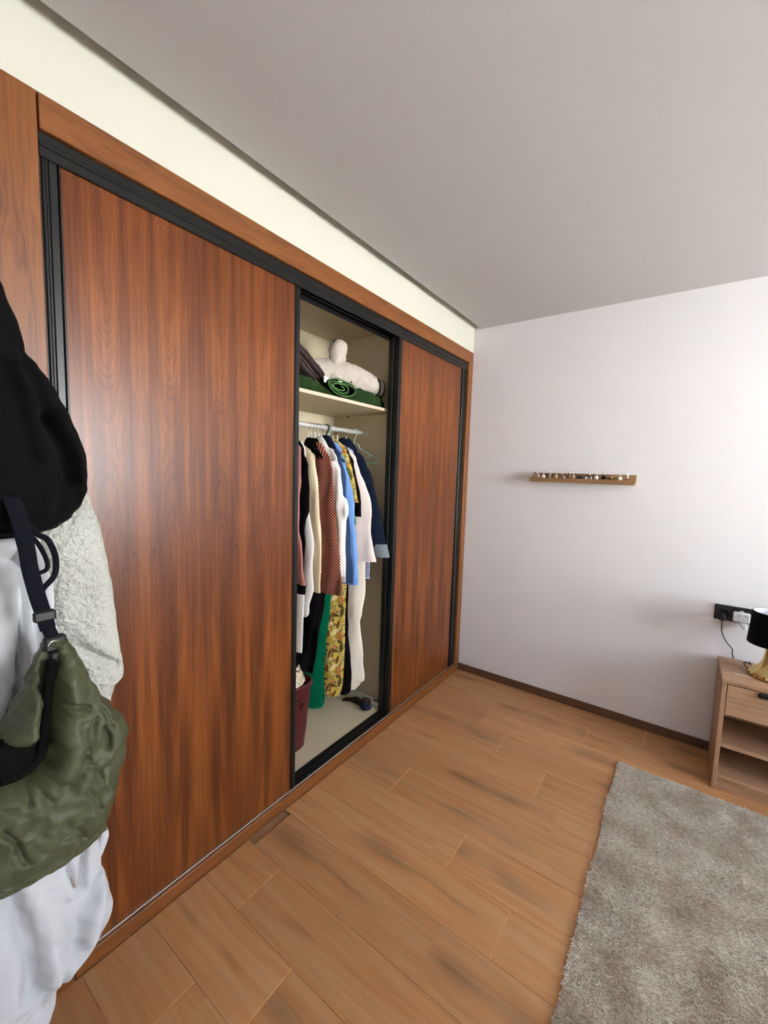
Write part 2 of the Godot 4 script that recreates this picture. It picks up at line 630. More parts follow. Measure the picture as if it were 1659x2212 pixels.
func build_room():
	# floor: a base slab that carries the planks one by one
	var fl := struct("floor", box(Vector3(-0.7, -0.16, -0.15), Vector3(WIN_X + 0.2, -0.010, 3.35), 0.0), mat(Color(0.62, 0.47, 0.34), 0.9), "brown oak plank floor")
	var joints := [1.285, 0.995, 0.43, 0.62, 0.89, 1.17, 0.31, 0.719, 0.98, 1.33, 0.206, 0.495, 0.289, 0.9, 0.55, 1.1, 0.7]
	var W := 0.1985
	var L := 1.29
	var order := [2, 0, 3, 1, 0, 2, 1, 3, 2, 0, 1, 3, 0, 2, 3, 1, 0]
	for r in 17:
		var z0 := 0.196 + W * (r - 1)
		var z1 := z0 + W
		if r == 0:
			z0 = 0.0
		var x: float = joints[r] - L
		while x < WIN_X:
			var a := maxf(x, 0.001)
			var b := minf(x + L, WIN_X)
			if b - a > 0.02:
				var off := Vector2(rng.randf() * 2.0, order[(r + int(x * 3.0 + 9.0)) % 17] * 0.1985)
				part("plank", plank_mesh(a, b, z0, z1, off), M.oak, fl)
			x += L
	# shell
	struct("wall_back", box(Vector3(-0.75, -0.16, -0.15), Vector3(WIN_X + 0.2, 2.85, 0.0), 0.0), M.wall, "plain white wall behind the ledge and nightstand")
	struct("wall_left", box(Vector3(-0.75, 2.453, 0.0), Vector3(0.0, 2.68, 3.2), 0.0), M.cream_wall, "cream wall band above the wardrobe")
	struct("wall_left_rear", box(Vector3(-0.75, -0.16, 0.0), Vector3(-0.60, 2.453, 3.2), 0.0), M.cream_wall, "wall behind the wardrobe")
	var ce := struct("ceiling", box(Vector3(0.054, 2.62, 0.0), Vector3(WIN_X + 0.2, 2.85, 3.35), 0.0), M.ceiling, "smooth grey-white ceiling")
	part("recess", box(Vector3(-0.75, 2.674, 0.0), Vector3(0.06, 2.85, 3.35), 0.0), M.ceiling, ce, "narrow recessed strip along the wardrobe wall")
	struct("wall_front", box(Vector3(-0.75, -0.16, 3.2), Vector3(WIN_X + 0.2, 2.85, 3.35), 0.0), M.wall, "wall behind the camera")
	struct("wall_front_pier", box(Vector3(0.0, -0.01, 2.91), Vector3(0.62, 2.63, 3.2), 0.002), M.wall, "short wall end that carries the coats")
	# window wall in four pieces around the opening
	var s := begin()
	add_box(s, Vector3(WIN_X, -0.16, 0.0), Vector3(WIN_X + 0.2, WIN_Y0, 3.2), 0.0)
	add_box(s, Vector3(WIN_X, WIN_Y1, 0.0), Vector3(WIN_X + 0.2, 2.62, 3.2), 0.0)
	add_box(s, Vector3(WIN_X, WIN_Y0, 0.0), Vector3(WIN_X + 0.2, WIN_Y1, WIN_Z0), 0.0)
	add_box(s, Vector3(WIN_X, WIN_Y0, WIN_Z1), Vector3(WIN_X + 0.2, WIN_Y1, 3.2), 0.0)
	struct("wall_right", done(s), M.wall, "wall with the window, opposite the wardrobe")
	var wf := begin()
	var zm := (WIN_Z0 + WIN_Z1) * 0.5
	for b in [[WIN_Z0, WIN_Z0 + 0.05], [zm - 0.04, zm + 0.04], [WIN_Z1 - 0.05, WIN_Z1]]:
		add_box(wf, Vector3(WIN_X + 0.08, WIN_Y0, b[0]), Vector3(WIN_X + 0.13, WIN_Y1, b[1]), 0.004)
	for b in [[WIN_Y0, WIN_Y0 + 0.05], [WIN_Y1 - 0.05, WIN_Y1]]:
		add_box(wf, Vector3(WIN_X + 0.08, b[0], WIN_Z0), Vector3(WIN_X + 0.13, b[1], WIN_Z1), 0.004)
	var win := struct("window_1", done(wf), M.white_plastic, "white two-leaf window opposite the wardrobe")
	var glass := mat(Color(1, 1, 1, 0.06), 0.02)
	glass.transparency = BaseMaterial3D.TRANSPARENCY_ALPHA
	for b in [[WIN_Z0 + 0.05, zm - 0.04], [zm + 0.04, WIN_Z1 - 0.05]]:
		part("pane", box(Vector3(WIN_X + 0.1, WIN_Y0 + 0.05, b[0]), Vector3(WIN_X + 0.105, WIN_Y1 - 0.05, b[1]), 0.0), glass, win)
	struct("baseboard_back", box(Vector3(0.004, 0.0, 0.0), Vector3(WIN_X, 0.054, 0.012), 0.002, 0), M.skirting, "dark brown wooden skirting along the white wall")

# ------------------------------------------------------------------ wardrobe
# front of a door: strips of veneer, every other one mirrored
func leaf_panel(z0: float, z1: float, x: float, first: float, flip0: bool, shift: Array) -> ArrayMesh:
	var s := begin()
	s.set_smooth_group(-1)
	var y0 := 0.0612
	var y1 := 2.335
	var W := 0.1835
	var a := first
	var k := 0
	var back := x - 0.014
	while a > z0:
		var b := a - W
		var zz0 := maxf(b, z0)
		var zz1 := minf(a, z1)
		if zz1 > zz0:
			var fl := (k % 2 == 1) != flip0
			var sh: float = shift[k % shift.size()][0]
			var t: float = shift[k % shift.size()][1]
			s.set_color(Color(t, t * 0.985, t * 0.97))
			var u0 := (zz0 - b) / W
			var u1 := (zz1 - b) / W
			if fl:
				u0 = 1.0 - u0; u1 = 1.0 - u1
			var v0 := (LEAF_Y1 - y0 + sh) / (LEAF_Y1 - LEAF_Y0)
			var v1 := (LEAF_Y1 - y1 + sh) / (LEAF_Y1 - LEAF_Y0)
			var p := [Vector3(x, y0, zz0), Vector3(x, y0, zz1), Vector3(x, y1, zz1), Vector3(x, y1, zz0)]
			var u := [Vector2(u0, v0), Vector2(u1, v0), Vector2(u1, v1), Vector2(u0, v1)]
			tri(s, p[0], p[1], p[2], Vector3.RIGHT, u[0], u[1], u[2])
			tri(s, p[0], p[2], p[3], Vector3.RIGHT, u[0], u[2], u[3])
		a = b
		k += 1
	s.set_color(Color(0.5, 0.5, 0.5))
	add_box(s, Vector3(back, y0, z0), Vector3(x - 0.0004, y1, z1), 0.0)
	return done(s)

func sliding_door(w: Node3D, z0: float, z1: float, x: float, first: float, flip0: bool, shift: Array, stile0: float, stile1: float, desc: String, grip := 0.007):
	var d := part("sliding_door", leaf_panel(z0 + stile0 - 0.004, z1 - stile1 + 0.004, x - 0.004, first, flip0, shift), M.veneer, w, desc)
	for e in 2:
		var s := begin()
		var a := z0 if e == 0 else z1 - stile1
		var b := z0 + stile0 if e == 0 else z1
		# the grip profile: flat face, thin groove next to the panel, deep sides
		var gz0 := a if e == 0 else a + 0.007
		var gw := grip if e == 0 else 0.007
		var gz1 := b - gw if e == 0 else b
		add_box(s, Vector3(x - 0.034, 0.064, gz0), Vector3(x, 2.345, gz1), 0.0025)
		var r0 := b - 0.0045 if e == 0 else a
		add_box(s, Vector3(x - 0.03, 0.064, r0), Vector3(x - 0.0015, 2.345, r0 + 0.0045), 0.001)
		add_box(s, Vector3(x - 0.032, 0.064, a + 0.001), Vector3(x - 0.010, 2.345, b - 0.001), 0.001)
		part("stile", done(s), M.anodized, d)
	part("bottom_rail", box(Vector3(x - 0.034, 0.0645, z0 + stile0), Vector3(x - 0.019, 0.088, z1 - stile1), 0.001), M.black_metal, d)
	part("top_rail", box(Vector3(x - 0.03, 2.325, z0 + stile0), Vector3(x - 0.003, 2.348, z1 - stile1), 0.001), M.black_metal, d)

func build_wardrobe():
	var w := thing("wardrobe", "built-in wardrobe with dark walnut sliding doors and black metal edges, middle bay open", "wardrobe")
	# walnut frame
	part("top_board", box(Vector3(-0.035, 2.369, 0.0655), Vector3(0.003, 2.4525, 2.592), 0.002, 2), M.walnut, w)
	part("post", box(Vector3(-0.075, 0.0, 0.0015), Vector3(0.003, 2.4525, 0.065), 0.002, 1, Vector2(0.11, 0)), M.walnut, w)
	part("side_panel", box(Vector3(-0.075, 0.0, 2.596), Vector3(0.003, 2.4525, 2.905), 0.002, 1, Vector2(0.05, 0.3)), M.walnut, w)
	part("kickboard", box(Vector3(-0.03, 0.0, 0.0655), Vector3(0.002, 0.056, 2.595), 0.003, 2, Vector2(0.07, 0)), M.walnut, w)
	part("kickboard_strip", box(Vector3(-0.0165, 0.0562, 0.066), Vector3(-0.0095, 0.0605, 2.594), 0.001), M.silver, w, "thin pale metal strip on the kickboard")
	# tracks
	var t := begin()
	add_box(t, Vector3(-0.085, 2.356, 0.066), Vector3(-0.014, 2.369, 2.594), 0.001)
	add_box(t, Vector3(-0.016, 2.344, 0.066), Vector3(-0.009, 2.3685, 2.594), 0.002)
	add_box(t, Vector3(-0.014, 2.332, 0.066), Vector3(-0.003, 2.345, 2.594), 0.003)
	add_box(t, Vector3(-0.013, 2.309, 0.066), Vector3(-0.006, 2.334, 2.594), 0.002)
	add_box(t, Vector3(-0.085, 2.30, 0.066), Vector3(-0.078, 2.369, 2.594), 0.001)
	add_box(t, Vector3(-0.052, 2.315, 0.066), Vector3(-0.045, 2.369, 2.594), 0.001)
	part("top_track", done(t), M.anodized, w)
	t = begin()
	add_box(t, Vector3(-0.085, 0.040, 0.066), Vector3(-0.0125, 0.0585, 2.594), 0.001)
	for x in [-0.082, -0.060, -0.048, -0.028]:
		add_box(t, Vector3(x - 0.0025, 0.058, 0.066), Vector3(x + 0.0025, 0.0640, 2.594), 0.001)
	part("bottom_track", done(t), M.black_metal, w)
	var screw := lathe(Vector3(-0.020, 0.0585, 1.62), [[0.004, 0.0], [0.0035, 0.0015], [0.0005, 0.0018]], 12)
	part("track_screw", screw, M.silver, w)
	t = begin()
	add_box(t, Vector3(-0.07, 0.06, 2.574), Vector3(-0.012, 2.31, 2.596), 0.001)
	add_tube(t, [Vector3(-0.014, 0.06, 2.584), Vector3(-0.014, 1.2, 2.584), Vector3(-0.014, 2.31, 2.584)], 0.0062, 14, 2)
	part("jamb", done(t), M.black_metal, w)
	# carcass
	var parts := [
		["back_panel", Vector3(-0.597, 0.042, 0.01), Vector3(-0.585, 2.403, 2.6)],
		["divider", Vector3(-0.585, 0.062, 0.852), Vector3(-0.092, 2.385, 0.870)],
		["divider", Vector3(-0.585, 0.062, 1.746), Vector3(-0.092, 2.385, 1.764)],
		["end_panel", Vector3(-0.585, 0.042, 0.002), Vector3(-0.092, 2.403, 0.020)],
		["end_panel", Vector3(-0.585, 0.042, 2.582), Vector3(-0.092, 2.403, 2.600)],
		["roof_panel", Vector3(-0.585, 2.385, 0.02), Vector3(-0.086, 2.403, 2.582)],
		["floor_panel", Vector3(-0.585, 0.042, 0.02), Vector3(-0.0855, 0.062, 2.582)],
	]
	for p in parts:
		part(p[0], box(p[1], p[2], 0.0008), M.carcass, w)
	var sh := part("shelf", box(Vector3(-0.584, 1.905, 0.871), Vector3(-0.104, 1.922, 1.745), 0.0008), M.carcass, w, "cream shelf carrying the blankets")
	part("edge_strip", box(Vector3(-0.104, 1.9052, 0.873), Vector3(-0.1025, 1.9218, 1.743), 0.0004), M.edge_band, sh)
	for x in [-0.46, -0.14]:
		part("shelf_pin", lathe(Vector3(x, 1.897, 0.876), [[0.001, 0.0], [0.005, 0.0005], [0.005, 0.0075], [0.001, 0.0078]], 12), M.black_plastic, sh)
	# rail
	var rail := part("hanging_rail", tube([Vector3(-0.3, 1.787, 0.874), Vector3(-0.3, 1.787, 1.3), Vector3(-0.3, 1.787, 1.742)], 0.0135, 20, 2), M.rail, w)
	for z in [0.871, 1.737]:
		part("rail_socket", box(Vector3(-0.318, 1.766, z), Vector3(-0.282, 1.806, z + 0.008), 0.002), M.silver, rail)
	# doors
	sliding_door(w, 1.7125, 2.5735, -0.012, 2.5445, false, [[0.0, 1.0], [0.0, 1.04], [-0.02, 0.90], [-0.03, 1.0], [-0.03, 0.92]], 0.030, 0.027, "near walnut sliding door, left of the open bay")
	sliding_door(w, 0.0665, 0.9600, -0.012, 0.943, false, [[0.08, 0.96], [0.05, 1.0], [0.10, 0.94], [0.07, 1.0], [0.08, 0.95]], 0.0915, 0.030, "far walnut sliding door, right of the open bay", 0.026)
	sliding_door(w, 0.10, 0.968, -0.049, 0.943, true, [[0.0, 1.0], [0.04, 0.96]], 0.030, 0.030, "sliding door pushed behind the far one")

# ------------------------------------------------------------------ blankets on the shelf
func fluffy(sd: int, amp: float, freq: float) -> Callable:
	var n := noise(sd, freq, 3)
	return func(p: Vector3, _t: float, _th: float) -> Vector3:
		return p + Vector3(n.get_noise_3dv(p), n.get_noise_3dv(p + Vector3(7, 0, 0)), n.get_noise_3dv(p + Vector3(0, 9, 0))) * amp

func build_shelf_blankets():
	var green := cloth(Color(0.155, 0.245, 0.110), 0.35)
	bumped(green, M.fuzz, 0.5, 9.0)
	var green_edge := cloth(Color(0.34, 0.50, 0.28), 0.35)
	var b := thing("blanket", "dark green fluffy blanket rolled up on the closet shelf, spiral end to the front", "blanket", Vector3(-0.3, 1.922, 1.3))
	var o := -b.position
	# fluffy body that lies along the shelf
	var rings := []
	for r in [[1.60, 0.028, 0.15, -0.30], [1.52, 0.040, 0.16, -0.31], [1.45, 0.036, 0.15, -0.33], [1.36, 0.050, 0.14, -0.36], [1.24, 0.052, 0.15, -0.34], [1.14, 0.050, 0.165, -0.31], [1.04, 0.046, 0.17, -0.30], [0.96, 0.042, 0.15, -0.30], [0.91, 0.026, 0.11, -0.30]]:
		rings.append([Vector3(r[3], 1.9245 + r[1], r[0]) + o, Vector3(r[2], 0, 0), Vector3(0, r[1], 0)])
	part("body", loft(rings, 60, 40, 0.75, fluffy(21, 0.016, 26.0)), green, b)
	# spiral roll whose end faces the room: a thick sheet wound 3 times, squashed flat
	var s := begin()
	var rows := []
	var uvs := []
	var n := 150
	for i in n + 1:
		var f := float(i) / n
		var th := f * TAU * 3.3 + 0.6
		var r := 0.14 + 0.86 * f
		var wob := 1.0 + 0.10 * sin(th * 2.0 + 1.0) + 0.06 * sin(th * 3.0)
		var c := Vector2(cos(th) * 0.112 * r * wob, sin(th) * 0.046 * r * wob)
		c.x += 0.012 * sin(f * 5.0)
		c.y += 0.004
		var nrm := Vector2(cos(th) / 0.112, sin(th) / 0.046).normalized()
		var h := 0.0030
		var row := PackedVector3Array()
		var uv := PackedVector2Array()
		for q in [[1, 0.0], [1, 0.002], [0.4, -0.0025], [-0.4, -0.0025], [-1, 0.002], [-1, 0.0], [-1, 0.30], [1, 0.30], [1, 0.0]]:
			var p: Vector2 = c + nrm * h * q[0]
			row.append(Vector3(-0.122 - q[1] + 0.006 * sin(th * 1.7), 1.971 + p.y, 1.322 + p.x * 1.04) + o)
			uv.append(Vector2(q[1], f))
		rows.append(row)
		uvs.append(uv)
	add_skin(s, rows, uvs, true, true)
	part("roll", done(s), green, b, "spiral end of the roll")
	s = begin()
	var line := []
	for i in range(4, n + 1, 2):
		var th := float(i) / n * TAU * 3.3 + 0.6
		var r := 0.14 + 0.86 * float(i) / n
		var wob := 1.0 + 0.10 * sin(th * 2.0 + 1.0) + 0.06 * sin(th * 3.0)
		line.append(Vector3(-0.1195 + 0.006 * sin(th * 1.7), 1.971 + sin(th) * 0.046 * r * wob + 0.004, 1.322 + (cos(th) * 0.112 * r * wob + 0.012 * sin(float(i) / n * 5.0)) * 1.04) + o)
	add_tube(s, line, 0.0030, 8, 2)
	part("hem", done(s), green_edge, b, "paler green hem edge")
	var core := []
	for r in [[-0.155, 0.6], [-0.17, 1.0], [-0.40, 1.0], [-0.43, 0.6]]:
		core.append([Vector3(r[0], 1.9695, 1.322) + o, Vector3(0, 0, 0.108 * r[1]), Vector3(0, 0.0425 * r[1], 0)])
	part("core", loft(core, 12, 36), green, b)
	# flap and clump in front
	var fl := []
	for r in [[1.245, 0.018, -0.20], [1.18, 0.030, -0.175], [1.10, 0.024, -0.165], [1.02, 0.034, -0.17], [0.95, 0.030, -0.165], [0.905, 0.016, -0.19]]:
		fl.append([Vector3(r[2], 1.925 + r[1], r[0]) + o, Vector3(0.035, 0, 0), Vector3(0, r[1], 0)])
	part("flap", loft(fl, 40, 28, 0.9, fluffy(22, 0.014, 34.0)), green, b)
	fl = []
	for r in [[1.66, 0.020], [1.60, 0.034], [1.53, 0.036], [1.475, 0.030], [1.45, 0.014]]:
		fl.append([Vector3(-0.175, 1.925 + r[1], r[0]) + o, Vector3(0.045, 0, 0), Vector3(0, r[1], 0)])
	part("flap", loft(fl, 30, 28, 0.9, fluffy(23, 0.014, 34.0)), green, b)
	part("care_tag", box(Vector3(-0.128, 2.003, 1.315) + o, Vector3(-0.124, 2.016, 1.342) + o, 0.0006), M.paper, b, "small white tag")

	# cream fleece, rolled, with a corner standing up
	var fleece := cloth(Color(0.80, 0.755, 0.70), 0.5)
	bumped(fleece, M.fuzz, 0.35, 12.0)
	var trim := cloth(Color(0.10, 0.065, 0.06))
	var w := thing("blanket", "cream fleece blanket with dark piping rolled on the green one, one fold standing up", "blanket", Vector3(-0.3, 2.015, 1.15))
	o = -w.position
	rings = []
	for r in [[-0.42, 2.105, 1.44, 0.040, 0.05], [-0.40, 2.105, 1.39, 0.058, 0.07], [-0.37, 2.100, 1.30, 0.064, 0.08], [-0.335, 2.100, 1.21, 0.072, 0.09], [-0.30, 2.097, 1.13, 0.078, 0.09], [-0.265, 2.088, 1.06, 0.076, 0.085], [-0.23, 2.074, 0.995, 0.066, 0.075], [-0.205, 2.060, 0.952, 0.054, 0.062], [-0.195, 2.052, 0.930, 0.040, 0.05], [-0.192, 2.050, 0.924, 0.016, 0.02]]:
		rings.append([Vector3(r[0], r[1], r[2]) + o, Vector3(r[4] * 0.9, 0, r[4] * 0.43), Vector3(0, r[3], 0)])
	part("roll", loft(rings, 70, 40, 0.95, fluffy(31, 0.008, 22.0)), fleece, w)
	rings = []
	for r in [[-0.19, 2.050, 0.928, 0.050, 0.055], [-0.185, 2.049, 0.906, 0.049, 0.055], [-0.183, 2.048, 0.894, 0.040, 0.045], [-0.183, 2.048, 0.889, 0.01, 0.01]]:
		rings.append([Vector3(r[0], r[1], r[2]) + o, Vector3(r[4] * 0.9, 0, r[4] * 0.43), Vector3(0, r[3], 0)])
	part("roll_end", loft(rings, 16, 36, 0.95, fluffy(33, 0.004, 22.0)), fleece, w)
	s = begin()
	for rr in [[Vector3(-0.196, 2.052, 0.932), 0.051, 0.058], [Vector3(-0.184, 2.048, 0.900), 0.048, 0.053]]:
		var loop := []
		for k in 25:
			var th := TAU * k / 24.0
			loop.append(rr[0] + Vector3(0.9, 0, 0.43) * rr[2] * cos(th) + Vector3(0, rr[1] * sin(th), 0) + o)
		add_tube(s, loop, 0.0035, 8, 2)
	# the fold standing up: pinched waist, round head
	rings = []
	for r in [[2.06, 0.050, 0.070, 1.185], [2.11, 0.046, 0.062, 1.185], [2.15, 0.042, 0.052, 1.182], [2.185, 0.045, 0.050, 1.180], [2.22, 0.050, 0.056, 1.176], [2.25, 0.048, 0.052, 1.172], [2.272, 0.034, 0.036, 1.170], [2.282, 0.010, 0.012, 1.170]]:
		rings.append([Vector3(-0.285, r[0], r[3]) + o, Vector3(r[1] * 0.6, 0, r[2] * 0.9), Vector3(r[1] * 0.8, 0, -r[1] * 0.6)])
	var fl2 := fluffy(35, 0.006, 24.0)
	var pinch := func(p: Vector3, t: float, th: float) -> Vector3:
		p = fl2.call(p, t, th)
		var k := exp(-pow((th - 0.9) / 0.26, 2.0)) * smoothstep(0.0, 0.15, t) * (1.0 - smoothstep(0.55, 0.8, t))
		return p + Vector3(-0.018, 0, -0.004) * k
	part("fold", loft(rings, 50, 44, 0.95, pinch), fleece, w)
	var arc := []
	for k in 15:
		var a := -0.15 + (PI + 0.3) * k / 14.0
		arc.append(Vector3(-0.295, 2.225, 1.174) + Vector3(0.018, 0, 0.052) * cos(a) + Vector3(0, 0.060 * sin(a), 0) + o)
	add_tube(s, arc, 0.0035, 8, 3)
	add_tube(s, [Vector3(-0.262, 2.160, 1.135) + o, Vector3(-0.245, 2.12, 1.13) + o, Vector3(-0.225, 2.08, 1.13) + o, Vector3(-0.215, 2.045, 1.135) + o], 0.003, 8, 5)
	part("piping", done(s), trim, w, "dark brown edge piping")

	# grey-brown throw: four folds leaning on the cream one
	var taupe := cloth(Color(0.33, 0.275, 0.255), 0.4)
	bumped(taupe, M.fuzz, 0.3, 16.0)
	var g := thing("blanket", "grey-brown folded throw leaning against the cream roll, white tag hanging", "blanket", Vector3(-0.3, 2.0, 1.5))
	o = -g.position
	for k in 4:
		rings = []
		var top := 0.020 * k
		for r in [[1.66, 2.150], [1.60, 2.112], [1.53, 2.070], [1.46, 2.026], [1.425, 2.003], [1.412, 1.992]]:
			var e := 1.0 if r[0] > 1.42 else 0.45
			rings.append([Vector3(-0.30 - 0.004 * k, r[1] - 0.030 + top * 1.25, r[0] - 0.012 * k + 0.015) + o, Vector3(0.145 - 0.008 * (k % 2), 0, 0), Vector3(0, 0.0135 * e, 0.008 * e)])
		part("fold", loft(rings, 24, 36, 0.55, fluffy(41 + k, 0.006, 22.0)), taupe, g)
	part("care_tag", box(Vector3(-0.132, 1.985, 1.405) + o, Vector3(-0.128, 2.012, 1.445) + o, 0.0008), M.paper, g, "white care tag")

# ------------------------------------------------------------------ clothes on the rail
# rows [y, front x, half thickness, (back x)]: a garment seen from the side, hanging in the plane z = zc + k (x + 0.3)
func garment_rings(rows: Array, k: float, dz := 0.0) -> Array:
	var rings := []
	for r in rows:
		var x1: float = r[1]
		var x0: float = r[3] if r.size() > 3 else clampf(-0.6 - x1, -0.565, maxf(x1 - lerpf(0.05, 0.24, 1.0 - smoothstep(1.52, 1.70, r[0])), -0.56))
		var c := (x0 + x1) * 0.5
		var h := (x1 - x0) * 0.5
		rings.append([Vector3(c + 0.3, r[0] - 1.787, k * (c + 0.3) + dz), Vector3(h, 0, k * h), Vector3(0, 0, r[2])])
	return rings

func folds(sd: int, amp: float, freq: float) -> Callable:
	var n := noise(sd, 1.0, 2)
	return func(p: Vector3, t: float, _th: float) -> Vector3:
		var grow := smoothstep(0.02, 0.5, t)
		var ph := n.get_noise_2d(p.y * 1.6, sd) * 3.0
		p.z += amp * (0.35 + 0.65 * grow) * sin(p.x * freq + ph + sd)
		p.z += amp * 0.6 * n.get_noise_2d(p.x * 22.0, p.y * 6.0)
		p.x += amp * 0.45 * n.get_noise_2d(p.y * 7.0, 4.0 + p.z * 9.0) * grow
		return p

func garment(called: String, label: String, category: String, zc: float, k: float, m: Material, rows: Array, sleeve := [], amp := 0.008, freq := 60.0) -> Node3D:
	var g := thing(called, label, category, Vector3(-0.3, 1.787, zc), "clothes hanging on the closet rail")
	var sd := int(zc * 1000.0) % 97
	part("body", loft(garment_rings(rows, k), 56, 40, 0.8, folds(sd, amp, freq)), m, g)
	if sleeve.size():
		part("sleeve", loft(garment_rings(sleeve, k, 0.010), 44, 26, 0.95, folds(sd + 3, amp * 0.8, freq * 1.4)), m, g)
	return g

func collar(g: Node3D, m: Material, k: float, x0: float, x1: float, y0: float, y1: float):
	var rings := []
	for r in [[y0, 0.0, 0.017], [lerpf(y0, y1, 0.5), 0.004, 0.017], [y1, -0.004, 0.014], [y1 - 0.004, -0.008, 0.011], [y0 + 0.004, -0.010, 0.010]]:
		var c := (x0 + x1) * 0.5
		var h: float = (x1 - x0) * 0.5 + r[1]
		rings.append([Vector3(c + 0.3, r[0] - 1.787, k * (c + 0.3)), Vector3(h, 0, k * h), Vector3(0, 0, r[2])])
	part("collar", loft(rings, 20, 28, 0.85, plain_skin, false, false), m, g)

func build_hanging_clothes():
	var white := cloth(Color(0.90, 0.885, 0.86))
	var black := cloth(Color(0.028, 0.022, 0.026), 0.1)
	var charcoal := cloth(Color(0.062, 0.048, 0.062), 0.15)
	var cream := cloth(Color(0.86, 0.79, 0.66))
	var navy := cloth(Color(0.075, 0.10, 0.16), 0.2)
	var slate := cloth(Color(0.20, 0.27, 0.40))
	var sky_blue := cloth(Color(0.45, 0.61, 0.84))
	var emerald := cloth(Color(0.0, 0.37, 0.25))
	var blush := cloth(Color(0.90, 0.84, 0.81))
	var linen := cloth(Color(0.90, 0.86, 0.79))
	var mauve := cloth(Color(0.66, 0.44, 0.42))
	var grey := cloth(Color(0.46, 0.50, 0.51))
	var denim := cloth(Color(0.075, 0.105, 0.165), 0.25)
	var dots := textured(dots_image(), 0.85, Vector3(64, 64, 1), 0.2)
	var floral := textured(floral_image(), 0.85, Vector3(4.6, 4.6, 1), 0.2)
	var stripes := textured(stripe_image(), 0.85, Vector3(20, 42, 1), 0.2)

	var g := garment("long_sleeved_top", "dusty pink top with a black hem at the near edge of the opening", "top", 1.500, 0.0, mauve,
		[[1.69, -0.28, 0.012], [1.64, -0.235, 0.016], [1.45, -0.235, 0.018], [1.25, -0.24, 0.018], [1.155, -0.222, 0.018], [1.072, -0.206, 0.018], [0.955, -0.178, 0.018]])
	part("hem", loft(garment_rings([[0.957, -0.181, 0.0185], [0.93, -0.184, 0.0185], [0.905, -0.186, 0.018]], 0.0), 8, 36, 0.8), black, g, "black hem band")
	garment("jacket", "black jacket nearest the camera on the rail, half hidden by the door", "jacket", 1.450, 0.0, black,
		[[1.70, -0.30, 0.012], [1.643, -0.262, 0.016], [1.56, -0.226, 0.016], [1.44, -0.218, 0.016], [1.344, -0.217, 0.016], [1.269, -0.238, 0.016], [1.144, -0.248, 0.016], [0.99, -0.262, 0.015]])
	garment("blouse", "white blouse with a long rounded sleeve between the black jacket and the cream cardigan", "blouse", 1.415, 0.0, white,
		[[1.70, -0.31, 0.010], [1.62, -0.285, 0.014], [1.48, -0.283, 0.014], [1.363, -0.262, 0.014], [1.161, -0.216, 0.014], [1.05, -0.221, 0.014], [0.942, -0.216, 0.014], [0.892, -0.216, 0.014], [0.822, -0.238, 0.013], [0.766, -0.242, 0.013], [0.745, -0.262, 0.010]], [], 0.004)
	garment("trousers", "narrow white trousers showing below the white blouse at the near edge of the opening", "trousers", 1.440, 0.0, white,
		[[1.70, -0.315, 0.008], [1.2, -0.30, 0.010], [0.86, -0.258, 0.011], [0.756, -0.261, 0.011], [0.65, -0.265, 0.010], [0.547, -0.269, 0.009]], [], 0.003)
	garment("cardigan", "cream cardigan with long sleeve, left of the dotted dress", "cardigan", 1.379, -0.05, cream,
		[[1.70, -0.33, 0.010], [1.678, -0.325, 0.012], [1.648, -0.281, 0.015], [1.601, -0.252, 0.015], [1.377, -0.216, 0.015], [1.172, -0.199, 0.015], [0.989, -0.197, 0.015], [0.884, -0.197, 0.014]],
		[[1.625, -0.266, 0.010, -0.31], [1.55, -0.243, 0.014, -0.305], [1.377, -0.212, 0.015, -0.285], [1.172, -0.193, 0.014, -0.268], [1.03, -0.186, 0.013, -0.258], [1.0, -0.184, 0.012, -0.256]], 0.004)
	garment("evening_dress", "long plain black dress hanging behind the laundry bin, its flank seen low in the opening", "dress", 1.358, -0.05, black,
		[[1.70, -0.31, 0.008], [1.62, -0.27, 0.010], [1.2, -0.26, 0.012], [0.95, -0.24, 0.012], [0.863, -0.236, 0.013], [0.693, -0.250, 0.013], [0.587, -0.285, 0.012], [0.42, -0.342, 0.011, -0.55]])
	g = garment("dotted_dress", "rust brown dress with white polka dots", "dress", 1.334, -0.1, dots,
		[[1.70, -0.345, 0.010], [1.683, -0.315, 0.012], [1.659, -0.232, 0.014], [1.603, -0.190, 0.015], [1.54, -0.172, 0.015], [1.404, -0.158, 0.015], [1.221, -0.138, 0.015], [1.059, -0.119, 0.015], [0.92, -0.093, 0.015], [0.873, -0.10, 0.014]], [], 0.006, 75.0)
	part("collar", loft(garment_rings([[1.70, -0.265, 0.016, -0.335], [1.672, -0.235, 0.019, -0.365], [1.655, -0.232, 0.016, -0.37]], -0.1), 10, 28, 0.85, plain_skin, false, false), dots, g)
	g = garment("dress_shirt", "crisp white shirt with bunched sleeve, right of the dotted dress", "shirt", 1.302, -0.12, white,
		[[1.70, -0.27, 0.010], [1.68, -0.245, 0.012], [1.657, -0.199, 0.014], [1.61, -0.170, 0.015], [1.541, -0.148, 0.015], [1.427, -0.137, 0.015], [1.30, -0.128, 0.015], [1.126, -0.108, 0.015], [0.959, -0.102, 0.014], [0.94, -0.115, 0.012]],
		[[1.60, -0.178, 0.010, -0.22], [1.541, -0.145, 0.015, -0.205], [1.427, -0.128, 0.018, -0.195], [1.392, -0.106, 0.022, -0.19], [1.345, -0.086, 0.025, -0.18], [1.315, -0.090, 0.022, -0.175], [1.27, -0.104, 0.016, -0.17], [1.12, -0.104, 0.014, -0.165], [0.975, -0.100, 0.013, -0.155]], 0.006, 85.0)
